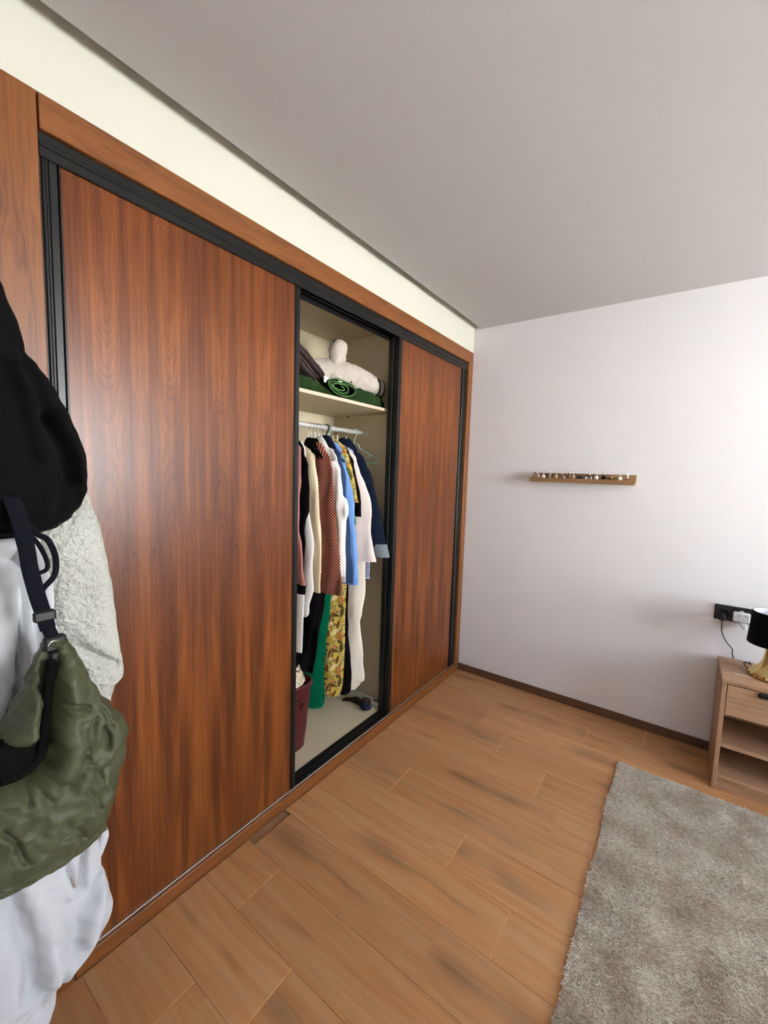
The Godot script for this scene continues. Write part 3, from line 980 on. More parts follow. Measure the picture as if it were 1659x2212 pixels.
	part("collar", loft(garment_rings([[1.735, -0.285, 0.004, -0.315], [1.715, -0.262, 0.010, -0.32], [1.675, -0.235, 0.018, -0.345], [1.660, -0.232, 0.016, -0.345]], -0.12), 12, 28, 0.85, plain_skin, false, false), white, g)
	garment("evening_dress", "long charcoal dress hanging left of the emerald green one", "dress", 1.281, -0.1, charcoal,
		[[1.70, -0.31, 0.008], [1.62, -0.27, 0.010], [1.2, -0.235, 0.012], [0.95, -0.245, 0.013], [0.843, -0.258, 0.014], [0.596, -0.294, 0.014], [0.45, -0.318, 0.014], [0.352, -0.333, 0.013, -0.55]])
	g = garment("shirt", "dark slate blue shirt between the white and the light blue shirts", "shirt", 1.257, -0.15, slate,
		[[1.705, -0.28, 0.010], [1.688, -0.264, 0.012], [1.663, -0.210, 0.014], [1.627, -0.185, 0.014], [1.465, -0.157, 0.014], [1.164, -0.120, 0.014], [0.974, -0.097, 0.014], [0.925, -0.092, 0.013]], [], 0.005, 70.0)
	part("collar", loft(garment_rings([[1.745, -0.275, 0.008, -0.325], [1.72, -0.250, 0.014, -0.335], [1.68, -0.225, 0.017, -0.36], [1.664, -0.222, 0.015, -0.36]], -0.15), 12, 28, 0.85, plain_skin, false, false), navy, g, "dark navy collar")
	g = garment("shirt", "light blue shirt, its pale sleeve in front of the slate blue one", "shirt", 1.230, -0.18, sky_blue,
		[[1.70, -0.27, 0.010], [1.656, -0.218, 0.013], [1.57, -0.181, 0.014], [1.496, -0.149, 0.014], [1.425, -0.130, 0.014], [1.354, -0.119, 0.014], [1.282, -0.117, 0.014], [1.163, -0.106, 0.014], [1.043, -0.094, 0.014], [0.909, -0.087, 0.013]],
		[[1.60, -0.195, 0.010, -0.235], [1.50, -0.149, 0.014, -0.20], [1.40, -0.123, 0.015, -0.175], [1.28, -0.116, 0.014, -0.165], [1.1, -0.099, 0.013, -0.15], [0.95, -0.088, 0.012, -0.14]], 0.005, 70.0)
	part("collar", loft(garment_rings([[1.712, -0.262, 0.012, -0.335], [1.695, -0.232, 0.018, -0.355], [1.67, -0.212, 0.017, -0.37], [1.655, -0.21, 0.015, -0.37]], -0.18), 12, 28, 0.85, plain_skin, false, false), sky_blue, g)
	garment("emerald_dress", "emerald green long dress, its skirt hanging low to the closet floor", "dress", 1.200, -0.25, emerald,
		[[1.69, -0.28, 0.010], [1.648, -0.238, 0.012], [1.604, -0.212, 0.013], [1.5, -0.205, 0.014], [1.25, -0.215, 0.015], [1.0, -0.265, 0.016], [0.818, -0.283, 0.020], [0.625, -0.297, 0.026], [0.358, -0.317, 0.034], [0.208, -0.319, 0.038], [0.14, -0.324, 0.038], [0.10, -0.335, 0.034]],
		[[1.61, -0.212, 0.010, -0.25], [1.563, -0.191, 0.013, -0.245], [1.438, -0.168, 0.014, -0.235], [1.32, -0.143, 0.014, -0.22], [1.251, -0.129, 0.013, -0.205]], 0.006, 55.0)
	g = garment("floral_dress", "long dress with a mustard, brown and green leaf print", "dress", 1.171, -0.3, floral,
		[[1.705, -0.29, 0.010], [1.68, -0.240, 0.013], [1.66, -0.224, 0.014], [1.6, -0.212, 0.014], [1.4, -0.212, 0.015], [1.1, -0.214, 0.016], [0.872, -0.214, 0.018], [0.746, -0.217, 0.022], [0.515, -0.217, 0.028], [0.338, -0.222, 0.030], [0.24, -0.230, 0.030], [0.185, -0.245, 0.026]],
		[[1.65, -0.222, 0.012, -0.26], [1.60, -0.200, 0.014, -0.25], [1.524, -0.181, 0.015, -0.24], [1.446, -0.159, 0.015, -0.23], [1.371, -0.141, 0.014, -0.215]], 0.007, 55.0)
	part("collar", loft(garment_rings([[1.732, -0.296, 0.006, -0.33], [1.715, -0.274, 0.014, -0.345], [1.69, -0.245, 0.018, -0.36], [1.668, -0.23, 0.016, -0.37]], -0.3), 12, 28, 0.85, plain_skin, false, false), floral, g)
	garment("long_black_dress", "long black dress between the leaf-print dress and the off-white one, short black sleeve", "dress", 1.146, -0.32, black,
		[[1.70, -0.27, 0.009], [1.652, -0.227, 0.012], [1.594, -0.200, 0.013], [1.45, -0.19, 0.013], [1.2, -0.20, 0.013], [0.95, -0.215, 0.013], [0.865, -0.219, 0.014], [0.565, -0.206, 0.015], [0.331, -0.192, 0.016], [0.224, -0.193, 0.016], [0.19, -0.21, 0.014]],
		[[1.594, -0.200, 0.010, -0.235], [1.496, -0.175, 0.013, -0.225], [1.421, -0.159, 0.013, -0.215], [1.347, -0.144, 0.013, -0.205], [1.288, -0.139, 0.012, -0.19]])
	garment("linen_dress", "long off-white linen dress hanging to the floor, right of the black one", "dress", 1.108, -0.35, linen,
		[[1.69, -0.29, 0.008], [1.64, -0.25, 0.010], [1.4, -0.20, 0.011], [1.1, -0.15, 0.012], [0.914, -0.143, 0.014, -0.40], [0.711, -0.154, 0.016, -0.36], [0.639, -0.166, 0.016, -0.34], [0.535, -0.157, 0.018, -0.33], [0.389, -0.146, 0.020, -0.32], [0.287, -0.134, 0.020, -0.31], [0.25, -0.160, 0.018, -0.29], [0.21, -0.185, 0.014, -0.26]], [], 0.006, 48.0)
	garment("wide_top", "pale blush top with a wide bell sleeve, left of the denim jacket", "top", 1.122, -0.35, blush,
		[[1.70, -0.28, 0.009], [1.677, -0.263, 0.012], [1.658, -0.233, 0.013], [1.613, -0.203, 0.014], [1.5, -0.19, 0.014], [1.35, -0.175, 0.014], [1.2, -0.165, 0.014], [1.1, -0.16, 0.014]],
		[[1.645, -0.224, 0.009, -0.26], [1.60, -0.196, 0.013, -0.25], [1.544, -0.175, 0.015, -0.245], [1.471, -0.143, 0.016, -0.24], [1.382, -0.111, 0.017, -0.235], [1.313, -0.101, 0.017, -0.23], [1.247, -0.104, 0.016, -0.225], [1.198, -0.104, 0.016, -0.22], [1.11, -0.085, 0.016, -0.22], [1.024, -0.066, 0.015, -0.22]], 0.004, 45.0)
	garment("striped_shirt", "blue and white striped shirt whose hem shows under the blush sleeve", "shirt", 1.090, -0.35, stripes,
		[[1.69, -0.28, 0.009], [1.65, -0.24, 0.011], [1.5, -0.21, 0.011], [1.2, -0.155, 0.011], [1.006, -0.126, 0.012], [0.907, -0.121, 0.012]])
	g = garment("denim_jacket", "dark denim jacket with a turned-up pale grey cuff, last garment on the rail", "jacket", 1.062, -0.36, denim,
		[[1.715, -0.29, 0.010], [1.70, -0.268, 0.013], [1.676, -0.246, 0.016], [1.627, -0.205, 0.018], [1.576, -0.195, 0.018], [1.4, -0.19, 0.018], [1.2, -0.188, 0.018], [1.05, -0.185, 0.017]],
		[[1.66, -0.222, 0.012, -0.27], [1.627, -0.194, 0.018, -0.262], [1.576, -0.173, 0.021, -0.255], [1.538, -0.152, 0.021, -0.245], [1.421, -0.120, 0.021, -0.22], [1.296, -0.088, 0.020, -0.19], [1.20, -0.068, 0.019, -0.165], [1.105, -0.047, 0.018, -0.138]], 0.004, 50.0)
	part("collar", loft(garment_rings([[1.748, -0.30, 0.010, -0.335], [1.735, -0.283, 0.018, -0.35], [1.705, -0.258, 0.022, -0.365], [1.672, -0.232, 0.020, -0.37]], -0.36), 14, 28, 0.85, plain_skin, false, false), denim, g)
	part("cuff", loft(garment_rings([[1.122, -0.046, 0.021, -0.134], [1.09, -0.038, 0.023, -0.125], [1.045, -0.028, 0.022, -0.108]], -0.36, 0.010), 10, 28, 0.9), grey, g, "turned-up grey cuff")

	# hangers: one slim black one with wire hook, copied along the rail
	var first := slim_hanger()
	var spots := [
		[1.379, -0.05, "slim black hanger with silver ferrule inside the cream cardigan"],
		[1.358, -0.05, "slim black hanger with silver ferrule just right of the cream cardigan's hook"],
		[1.331, -0.10, "slim black hanger with silver ferrule inside the dotted dress"],
		[1.302, -0.12, "slim black hanger with silver ferrule inside the crisp white shirt"],
		[1.281, -0.10, "slim black hanger with silver ferrule inside the long charcoal dress"],
		[1.257, -0.15, "slim black hanger with silver ferrule under the dark navy collar"],
		[1.230, -0.18, "slim black hanger with silver ferrule inside the light blue shirt"],
		[1.186, -0.30, "slim black hanger with silver ferrule inside the leaf-print dress"],
		[1.150, -0.32, "slim black hanger with silver ferrule inside the long black dress, right of the leaf-print collar"],
		[1.073, -0.36, "slim black hanger with silver ferrule inside the denim jacket"]]
	for i in spots.size():
		var h: Node3D = first
		if i > 0:
			h = first.duplicate()
			h.name = numbered("clothes_hanger")
			add_child(h)
		h.position = Vector3(-0.3, 1.787 - 0.006 * int(i % 3 == 1 and i > 1), spots[i][0])
		h.rotation.y = -atan(spots[i][1]) + [0.0, 0.05, -0.04, 0.03][i % 4]
		h.set_meta("label", spots[i][2])
	plastic_hanger("black thick plastic hanger beside the mint one in the middle of the rail", M.black_plastic, 1.243, -0.2, false)
	plastic_hanger("mint plastic hanger in the middle of the rail, between the shirts", M.mint, 1.221, -0.25, false)
	plastic_hanger("empty mint plastic hanger with small notched ends at the far end of the rail", M.mint, 0.992, -0.4, true)

func slim_hanger() -> Node3D:
	var h := thing("clothes_hanger", "slim black hanger", "hanger", Vector3.ZERO, "slim black hangers on the rail")
	var pts := []
	for k in 12:
		var a := deg_to_rad(200.0 - 235.0 * k / 11.0)
		pts.append(Vector3(cos(a) * 0.0155, sin(a) * 0.0155, 0))
	pts.append(Vector3(0.004, -0.024, 0))
	pts.append(Vector3(0.0, -0.036, 0))
	part("hook", tube(pts, 0.0014, 8, 3), M.chrome, h)
	part("ferrule", lathe(Vector3(0, -0.066, 0), [[0.0005, 0.0], [0.0034, 0.0005], [0.0034, 0.033], [0.002, 0.034]], 12), M.white_plastic, h, "pale ferrule")
	var rings := []
	for x in [-0.075, -0.068, -0.045, -0.022, 0.0, 0.022, 0.045, 0.068, 0.075]:
		var a := absf(x)
		var y := -0.074 - 0.028 * smoothstep(0.02, 0.05, a) - 0.42 * a - 5.6 * a * a
		rings.append([Vector3(x, y - 0.006, 0), Vector3(0, 0.012 if a > 0.03 else 0.017, 0), Vector3(0, 0, 0.0035)])
	part("shoulders", loft(rings, 32, 14, 0.8), M.velvet, h)
	return h

func plastic_hanger(label: String, m: Material, z: float, k: float, full: bool):
	var h := thing("plastic_hanger", label, "hanger", Vector3(-0.3, 1.787, z))
	h.rotation.y = -atan(k)
	var pts := []
	for i in 11:
		var a := deg_to_rad(165.0 - 205.0 * i / 10.0)
		pts.append(Vector3(cos(a) * 0.0175, sin(a) * 0.0175, 0))
	pts.append_array([Vector3(0.004, -0.030, 0), Vector3(-0.004, -0.048, 0), Vector3(-0.005, -0.075, 0)])
	part("hook", tube(pts, 0.0042, 12, 3, 0.8), m, h)
	var s := begin()
	if full:
		add_tube(s, [Vector3(-0.005, -0.072, 0), Vector3(0.02, -0.074, 0), Vector3(0.034, -0.10, 0), Vector3(0.075, -0.122, 0), Vector3(0.136, -0.158, 0), Vector3(0.141, -0.174, 0), Vector3(0.132, -0.184, 0), Vector3(0.124, -0.178, 0), Vector3(0.125, -0.168, 0)], 0.0042, 12, 5)
		add_tube(s, [Vector3(-0.005, -0.072, 0), Vector3(-0.03, -0.074, 0), Vector3(-0.044, -0.10, 0), Vector3(-0.085, -0.122, 0), Vector3(-0.146, -0.158, 0), Vector3(-0.151, -0.174, 0), Vector3(-0.142, -0.184, 0), Vector3(-0.134, -0.178, 0)], 0.0042, 12, 5)
		add_tube(s, [Vector3(0.134, -0.186, 0), Vector3(0.0, -0.196, 0), Vector3(-0.142, -0.186, 0)], 0.0036, 10, 6)
		add_tube(s, [Vector3(0.092, -0.134, 0), Vector3(0.088, -0.146, 0), Vector3(0.082, -0.150, 0)], 0.0028, 8, 4)
	else:
		add_tube(s, [Vector3(-0.13, -0.19, 0), Vector3(-0.07, -0.128, 0), Vector3(-0.03, -0.088, 0), Vector3(-0.005, -0.074, 0), Vector3(0.02, -0.088, 0), Vector3(0.06, -0.128, 0), Vector3(0.12, -0.19, 0)], 0.0046, 12, 5)
	part("shoulders", done(s), m, h)

# ------------------------------------------------------------------ closet floor
func build_closet_floor():
	var b := thing("laundry_bin", "maroon plastic bin standing in the wardrobe, filled with clothes", "bin", Vector3(-0.30, 0.062, 1.585))
	var plum := mat(Color(0.30, 0.075, 0.10), 0.45)
	var rings := []
	for r in [[0.0, 0.098, 0.118], [0.010, 0.110, 0.128], [0.15, 0.122, 0.140], [0.30, 0.134, 0.150], [0.345, 0.137, 0.152], [0.347, 0.145, 0.158], [0.365, 0.146, 0.158], [0.365, 0.138, 0.151], [0.30, 0.131, 0.146], [0.05, 0.112, 0.128]]:
		rings.append([Vector3(0, r[0], 0), Vector3(r[1], 0, 0), Vector3(0, 0, r[2])])
	part("body", loft(rings, 72, 48, 0.42), plum, b)
	part("handle", tube([Vector3(0.131, 0.24, -0.05), Vector3(0.146, 0.29, -0.05), Vector3(0.149, 0.30, 0.0), Vector3(0.146, 0.29, 0.05), Vector3(0.131, 0.24, 0.05)], 0.005, 10, 5), plum, b)
	var print_cloth := textured(leafy_print(), 0.9, Vector3(7, 7, 1), 0.2)
	var c := thing("laundry", "crumpled cream printed garment heaped in the maroon bin", "clothing", Vector3(-0.30, 0.40, 1.585))
	var lump := fluffy(51, 0.050, 17.0)
	var fn := func(p: Vector3, t: float, th: float) -> Vector3: return p.lerp(lump.call(p, t, th), smoothstep(0.25, 0.6, t))
	rings = []
	for r in [[-0.02, 0.112, 0.126], [0.015, 0.122, 0.136], [0.035, 0.134, 0.140], [0.065, 0.118, 0.12], [0.09, 0.085, 0.085], [0.108, 0.045, 0.045], [0.112, 0.01, 0.01]]:
		rings.append([Vector3(0, r[0], 0), Vector3(r[1], 0, 0), Vector3(0, 0, r[2])])
	part("heap", loft(rings, 60, 60, 0.8, fn), print_cloth, c)
	# white plastic profile and a little heap of socks beside the divider
	var w := thing("plastic_profile", "white plastic strip with a dark slot lying on the closet floor by the right divider", "strip", Vector3(-0.262, 0.062, 0.912))
	var s := begin()
	add_box(s, Vector3(-0.16, 0.0, -0.018), Vector3(0.165, 0.004, 0.018), 0.001)
	add_box(s, Vector3(-0.16, 0.004, -0.018), Vector3(0.165, 0.026, -0.012), 0.001)
	add_box(s, Vector3(-0.16, 0.004, 0.012), Vector3(0.08, 0.020, 0.018), 0.001)
	add_box(s, Vector3(0.08, 0.004, -0.010), Vector3(0.165, 0.024, 0.018), 0.001)
	part("body", done(s), M.white_plastic, w)
	part("slot", box(Vector3(0.105, 0.0238, -0.003), Vector3(0.150, 0.0246, 0.008), 0.0003), M.black_plastic, w, "dark slot")
	var brown := cloth(Color(0.13, 0.085, 0.06))
	var bluish := cloth(Color(0.17, 0.17, 0.26))
	var beige := cloth(Color(0.38, 0.29, 0.24))
	var k := thing("sock", "dark brown sock curled on the closet floor, thin end to the left", "sock", Vector3(-0.24, 0.062, 0.985))
	rings = []
	for r in [[-0.085, 0.010, 0.035, 0.008], [-0.078, 0.016, 0.020, 0.010], [-0.06, 0.018, 0.008, 0.010], [-0.035, 0.018, -0.004, 0.013], [-0.01, 0.018, -0.004, 0.018], [0.02, 0.019, -0.002, 0.019], [0.045, 0.017, 0.0, 0.017], [0.058, 0.012, 0.0, 0.010]]:
		rings.append([Vector3(r[0], r[3] + 0.001, r[2]), Vector3(0, r[3], 0), Vector3(r[3] * 0.3, 0, r[3] * 1.1)])
	part("body", loft(rings, 40, 22, 1.0, fluffy(61, 0.006, 40.0)), brown, k)
	k = thing("sock", "grey-blue sock bunched on the closet floor in front of the beige one", "sock", Vector3(-0.155, 0.062, 1.0))
	part("body", blob(Vector3(0, 0.019, 0), Vector3(0.036, 0.020, 0.030), 0.5, 2.6, 62), bluish, k)
	k = thing("sock", "beige sock bunched on the closet floor against the white strip", "sock", Vector3(-0.185, 0.062, 0.955))
	part("body", blob(Vector3(0, 0.021, 0), Vector3(0.030, 0.022, 0.024), 0.5, 2.4, 63), beige, k)

func leafy_print() -> Image:
	var n := noise(71, 0.06, 2)
	return pixels(96, 96, func(x: int, y: int) -> Color:
		var a := absf(n.get_noise_2d(x, y))
		return Color(0.86, 0.80, 0.70).lerp(Color(0.36, 0.31, 0.24), 1.0 - smoothstep(0.03, 0.12, a)))

# ------------------------------------------------------------------ ledge with perfume bottles
func bottle(called: String, label: String, x: float, z: float, body: Array, bm: Material, cap: Array, cm: Material, square := false):
	var b := thing(called, label, "bottle", Vector3(x, 1.5285, z), "small bottles on the ledge")
	if square:
		var s := begin()
		add_box(s, Vector3(-body[0], 0.0, -body[1]), Vector3(body[0], body[2], body[1]), 0.003)
		part("body", done(s), bm, b)
	else:
		part("body", lathe(Vector3.ZERO, body, 24), bm, b)
	part("cap", lathe(Vector3.ZERO, cap, 20), cm, b)

func ball_cap(y: float, r: float) -> Array:
	var a := [[r * 0.45, y - 0.002], [r * 0.45, y]]
	for k in 8:
		var t := PI * (0.12 + 0.87 * k / 7.0)
		a.append([r * sin(t), y + r - r * cos(t)])
	return a

func rod_cap(y: float, r: float, h: float) -> Array:
	return [[0.002, y - 0.003], [r * 0.6, y - 0.003], [r * 0.6, y], [r, y + 0.001], [r, y + h - 0.001], [r * 0.85, y + h], [0.0005, y + h]]

func build_wall_ledge():
	var l := thing("wall_ledge", "narrow oak picture ledge on the white wall, lined with perfume bottles", "shelf", Vector3(0.808, 1.516, 0.0))
	part("back_board", box(Vector3(-0.308, 0.0, 0.0), Vector3(0.308, 0.061, 0.012), 0.001, 0), M.ledge_wood, l)
	part("base_board", box(Vector3(-0.308, 0.0, 0.012), Vector3(0.308, 0.012, 0.080), 0.001, 0), M.ledge_wood, l)
	part("front_lip", box(Vector3(-0.308, 0.0, 0.080), Vector3(0.308, 0.029, 0.092), 0.001, 0), M.ledge_wood, l)
	var clear := mat(Color(0.95, 0.93, 0.90, 0.12), 0.05)
	clear.refraction_enabled = true
	clear.refraction_scale = 0.045
	var rose := mat(Color(0.95, 0.75, 0.68, 0.12), 0.05)
	rose.refraction_enabled = true
	rose.refraction_scale = 0.045
	var plum := mat(Color(0.16, 0.09, 0.10), 0.12)
	var white := mat(Color(0.90, 0.84, 0.80), 0.25)
	var sand := mat(Color(0.78, 0.64, 0.50), 0.25)
	var amber := mat(Color(0.40, 0.20, 0.08), 0.12)
	var sil: StandardMaterial3D = M.chrome
	var z := 0.046
	var jar := [[0.006, 0.0], [0.011, 0.001], [0.0125, 0.006], [0.0115, 0.018], [0.013, 0.020], [0.0135, 0.027], [0.011, 0.033], [0.006, 0.036], [0.0005, 0.0365]]
	bottle("perfume_bottle", "square clear bottle with silver ball cap, first bottle from the wardrobe end of the ledge", 0.532, z, [0.020, 0.012, 0.040], clear, ball_cap(0.040, 0.006), sil, true)
	bottle("perfume_bottle", "small round white bottle with silver ball cap, right beside the first clear bottle", 0.577, z, jar, white, ball_cap(0.036, 0.0055), sil)
	bottle("perfume_bottle", "waisted clear bottle with a tall silver cap, third along the ledge", 0.618, z, [[0.008, 0.0], [0.013, 0.001], [0.013, 0.004], [0.006, 0.022], [0.011, 0.042], [0.0105, 0.045], [0.0005, 0.0455]], clear, rod_cap(0.046, 0.0045, 0.018), sil)
	bottle("perfume_bottle", "small round sand-coloured bottle with silver ball cap, left of the pair of clear bottles", 0.659, z, jar, sand, ball_cap(0.036, 0.0055), sil)
	bottle("perfume_bottle", "square clear bottle with a thin silver cap, left of the rosy one", 0.698, z, [0.017, 0.012, 0.034], clear, rod_cap(0.035, 0.004, 0.019), sil, true)
	bottle("perfume_bottle", "rosy glass bottle with a thick silver cap near the middle of the ledge", 0.739, z, [0.011, 0.010, 0.040], rose, rod_cap(0.041, 0.006, 0.022), sil, true)
	bottle("perfume_bottle", "small round sand-coloured bottle just left of the dark domed object", 0.766, z, jar, sand, ball_cap(0.036, 0.0055), sil)
	var d := thing("trinket", "low dark domed trinket in the middle of the ledge", "ornament", Vector3(0.802, 1.5285, z), "")
	part("dome", lathe(Vector3.ZERO, [[0.010, 0.0], [0.025, 0.001], [0.025, 0.014], [0.020, 0.024], [0.011, 0.032], [0.003, 0.036], [0.0005, 0.0365]], 28), M.black_plastic, d)
	bottle("perfume_bottle", "slim white vial right of the dark domed trinket", 0.842, z + 0.01, [[0.003, 0.0], [0.005, 0.001], [0.005, 0.022], [0.003, 0.024], [0.0005, 0.0245]], white, rod_cap(0.024, 0.0035, 0.006), M.white_plastic)
	bottle("perfume_bottle", "square clear bottle with a rounded silver cap, right of the slim white vial", 0.862, z, [0.015, 0.012, 0.034], clear, rod_cap(0.036, 0.0075, 0.017), sil, true)
	bottle("perfume_bottle", "round white bottle with silver ball cap, left of the plum-dark bottle", 0.902, z, jar, white, ball_cap(0.036, 0.0055), sil)
	bottle("perfume_bottle", "plum-dark bottle with a tall silver cap", 0.942, z, [[0.008, 0.0], [0.012, 0.001], [0.0115, 0.030], [0.015, 0.038], [0.014, 0.042], [0.0005, 0.0425]], plum, rod_cap(0.044, 0.005, 0.021), sil)
	d = thing("trinket", "small flat golden trinket right of the plum-dark bottle", "ornament", Vector3(0.981, 1.5285, z), "")
	part("plate", lathe(Vector3.ZERO, [[0.008, 0.0], [0.010, 0.001], [0.006, 0.016], [0.014, 0.028], [0.015, 0.031], [0.012, 0.0315], [0.0005, 0.029]], 24), M.gold, d)
	bottle("perfume_bottle", "round white bottle with silver ball cap, second from the nightstand end of the ledge", 1.031, z, jar, white, ball_cap(0.036, 0.0055), sil)
	bottle("perfume_bottle", "tiny amber bottle with two thin prongs, last on the ledge", 1.074, z, [[0.008, 0.0], [0.011, 0.001], [0.0115, 0.012], [0.009, 0.018], [0.006, 0.022], [0.0005, 0.0225]], amber, [[0.002, 0.021], [0.006, 0.022], [0.0065, 0.029], [0.004, 0.034], [0.0005, 0.0345]], sil)
	var last: Node3D = get_node("perfume_bottle_012")
	for q in [-1, 1]:
		part("prong", tube([Vector3(q * 0.002, 0.033, 0), Vector3(q * 0.004, 0.045, 0), Vector3(q * 0.005, 0.057, 0)], 0.0013, 8, 3), sil, last)

# ------------------------------------------------------------------ nightstand, lamp, socket
func build_nightstand():
	var n := thing("nightstand", "light oak-look nightstand with one drawer and two open shelves", "nightstand", Vector3(1.845, 0.0, 0.19))
	var o := -n.position
	var x0 := 1.590
	var x1 := 2.100
	var zf := 0.365
	var W: StandardMaterial3D = M.pine
	part("top", box(Vector3(x0 - 0.002, 0.558, 0.02) + o, Vector3(x1 + 0.002, 0.577, zf + 0.002) + o, 0.002, 0, Vector2(0.02, 0.1)), W, n)
	part("side_panel", box(Vector3(x0, 0.0, 0.02) + o, Vector3(x0 + 0.019, 0.558, zf) + o, 0.002, 1, Vector2(0.13, 0)), W, n)
	part("side_panel", box(Vector3(x1 - 0.019, 0.0, 0.02) + o, Vector3(x1, 0.558, zf) + o, 0.002, 1, Vector2(0.2, 0)), W, n)
	part("back_panel", box(Vector3(x0 + 0.019, 0.03, 0.02) + o, Vector3(x1 - 0.019, 0.558, 0.028) + o, 0.0), W, n)
	part("shelf", box(Vector3(x0 + 0.019, 0.222, 0.028) + o, Vector3(x1 - 0.019, 0.240, zf - 0.012) + o, 0.0015, 0, Vector2(0.1, 0.4)), W, n)
	part("base_shelf", box(Vector3(x0 + 0.019, 0.060, 0.028) + o, Vector3(x1 - 0.019, 0.078, zf - 0.004) + o, 0.0015, 0, Vector2(0.05, 0.2)), W, n)
	part("plinth", box(Vector3(x0 + 0.019, 0.0, zf - 0.030) + o, Vector3(x1 - 0.019, 0.060, zf - 0.014) + o, 0.001, 0, Vector2(0.17, 0.5)), W, n)
	var dr := part("drawer", box(Vector3(x0 + 0.022, 0.398, zf - 0.018) + o, Vector3(x1 - 0.022, 0.554, zf - 0.001) + o, 0.0015, 0, Vector2(0.22, 0.35)), W, n)
	var hd := begin()
	add_box(hd, Vector3(x0 + 0.135, 0.528, zf - 0.002) + o, Vector3(x1 - 0.135, 0.556, zf + 0.016) + o, 0.008)
	part("handle", done(hd), M.black_metal, dr, "dark metal cup handle")
	part("drawer_box", box(Vector3(x0 + 0.03, 0.41, 0.04) + o, Vector3(x1 - 0.03, 0.54, zf - 0.018) + o, 0.001), W, dr)
	var st := thing("pale_strip", "narrow pale strip lying on the nightstand in front of the lamp", "strip", Vector3(1.678, 0.5772, 0.247))
	part("strip", box(Vector3(-0.036, 0, -0.004), Vector3(0.036, 0.0012, 0.004), 0.0003), mat(Color(0.86, 0.76, 0.72), 0.4), st)  # thin pale slip on the nightstand top
	# table lamp
	var lc := Vector3(1.778, 0.577, 0.195)
	var l := thing("table_lamp", "gold-footed table lamp with a black drum shade on the nightstand", "lamp", lc)
	part("base", lathe(Vector3.ZERO, [[0.060, 0.0], [0.078, 0.001], [0.083, 0.008], [0.081, 0.018], [0.074, 0.028], [0.060, 0.042], [0.045, 0.056], [0.034, 0.075], [0.027, 0.10], [0.023, 0.13], [0.021, 0.16], [0.020, 0.20], [0.012, 0.206], [0.012, 0.23]], 48), M.gold, l)
	var bead_mat := mat(Color(0.42, 0.26, 0.12), 0.25, 0.9)
	for k in 20:
		var a := TAU * k / 20.0
		part("bead", blob(Vector3(cos(a) * 0.079, 0.016, sin(a) * 0.079), Vector3(0.0055, 0.0055, 0.0055), 0.0, 1.0, 1, 12, 8), bead_mat, l)
	var shade := cloth(Color(0.018, 0.017, 0.021), 0.1)
	part("shade", lathe(Vector3.ZERO, [[0.096, 0.172], [0.097, 0.171], [0.098, 0.172], [0.087, 0.334], [0.086, 0.335], [0.085, 0.334]], 56, false, false), shade, l)
	part("shade_lining", lathe(Vector3.ZERO, [[0.0955, 0.172], [0.0845, 0.334]], 56, false, false), mat(Color(0.85, 0.87, 0.90), 0.6), l, "white inside of the shade")
	part("bulb", lathe(Vector3.ZERO, [[0.012, 0.230], [0.014, 0.245], [0.026, 0.272], [0.028, 0.29], [0.020, 0.308], [0.0005, 0.315]], 24), M.white_plastic, l)
	part("cord", tube([Vector3(-0.060, 0.004, -0.045), Vector3(-0.082, 0.012, -0.060), Vector3(-0.090, 0.024, -0.068), Vector3(-0.078, 0.030, -0.076), Vector3(-0.060, 0.016, -0.100), Vector3(-0.055, 0.003, -0.14), Vector3(-0.055, 0.003, -0.172)], 0.0028, 10, 6), M.black_plastic, l)
	# wall socket
	var p := thing("wall_socket", "black triple wall socket plate above the nightstand", "socket", Vector3(1.67, 0.824, 0.0))
	part("plate", box(Vector3(-0.118, -0.043, 0.0), Vector3(0.130, 0.043, 0.010), 0.003), M.black_plastic, p)
	for k in 3:
		var c := -0.077 + 0.083 * k
		part("insert", lathe_z(Vector3(c, 0, 0.0101), [[0.026, 0.0], [0.026, 0.0012], [0.022, 0.0015], [0.0215, 0.0002], [0.0005, 0.0002]], 28), M.black_plastic, p)
	var pl := thing("plug", "black plug and cord running from the socket down behind the nightstand", "plug", Vector3(1.588, 0.812, 0.012))
	part("body", box(Vector3(-0.014, -0.030, 0.0), Vector3(0.014, 0.012, 0.026), 0.005), M.black_plastic, pl)
	part("cord", tube([Vector3(0.0, -0.026, 0.012), Vector3(0.001, -0.06, 0.012), Vector3(0.004, -0.092, 0.010), Vector3(0.016, -0.125, 0.008), Vector3(0.034, -0.155, 0.006), Vector3(0.058, -0.185, 0.003), Vector3(0.060, -0.210, -0.001), Vector3(0.068, -0.238, -0.004), Vector3(0.075, -0.30, -0.004), Vector3(0.075, -0.45, -0.003)], 0.0026, 10, 6), M.black_plastic, pl)
	var ad := thing("plug_adapter", "white double plug adapter in the black wall socket", "adapter", Vector3(1.668, 0.818, 0.0116))
	part("body", box(Vector3(-0.036, -0.026, 0.0), Vector3(0.036, 0.026, 0.030), 0.004), M.white_plastic, ad)
	for x in [-0.014, 0.016]:
		part("hole", lathe_z(Vector3(x, 0.010, 0.0301), [[0.003, 0.0], [0.003, 0.0004], [0.0005, 0.0005]], 12), mat(Color(0.25, 0.25, 0.25), 0.6), ad)
	part("lug", lathe_z(Vector3(0.0, 0.022, 0.004), [[0.012, 0.0], [0.012, 0.012], [0.0005, 0.0125]], 20), M.white_plastic, ad)
	var wp := thing("plug", "white plug pushed into the white adapter from below", "plug", Vector3(1.672, 0.783, 0.026))
	var rings := []
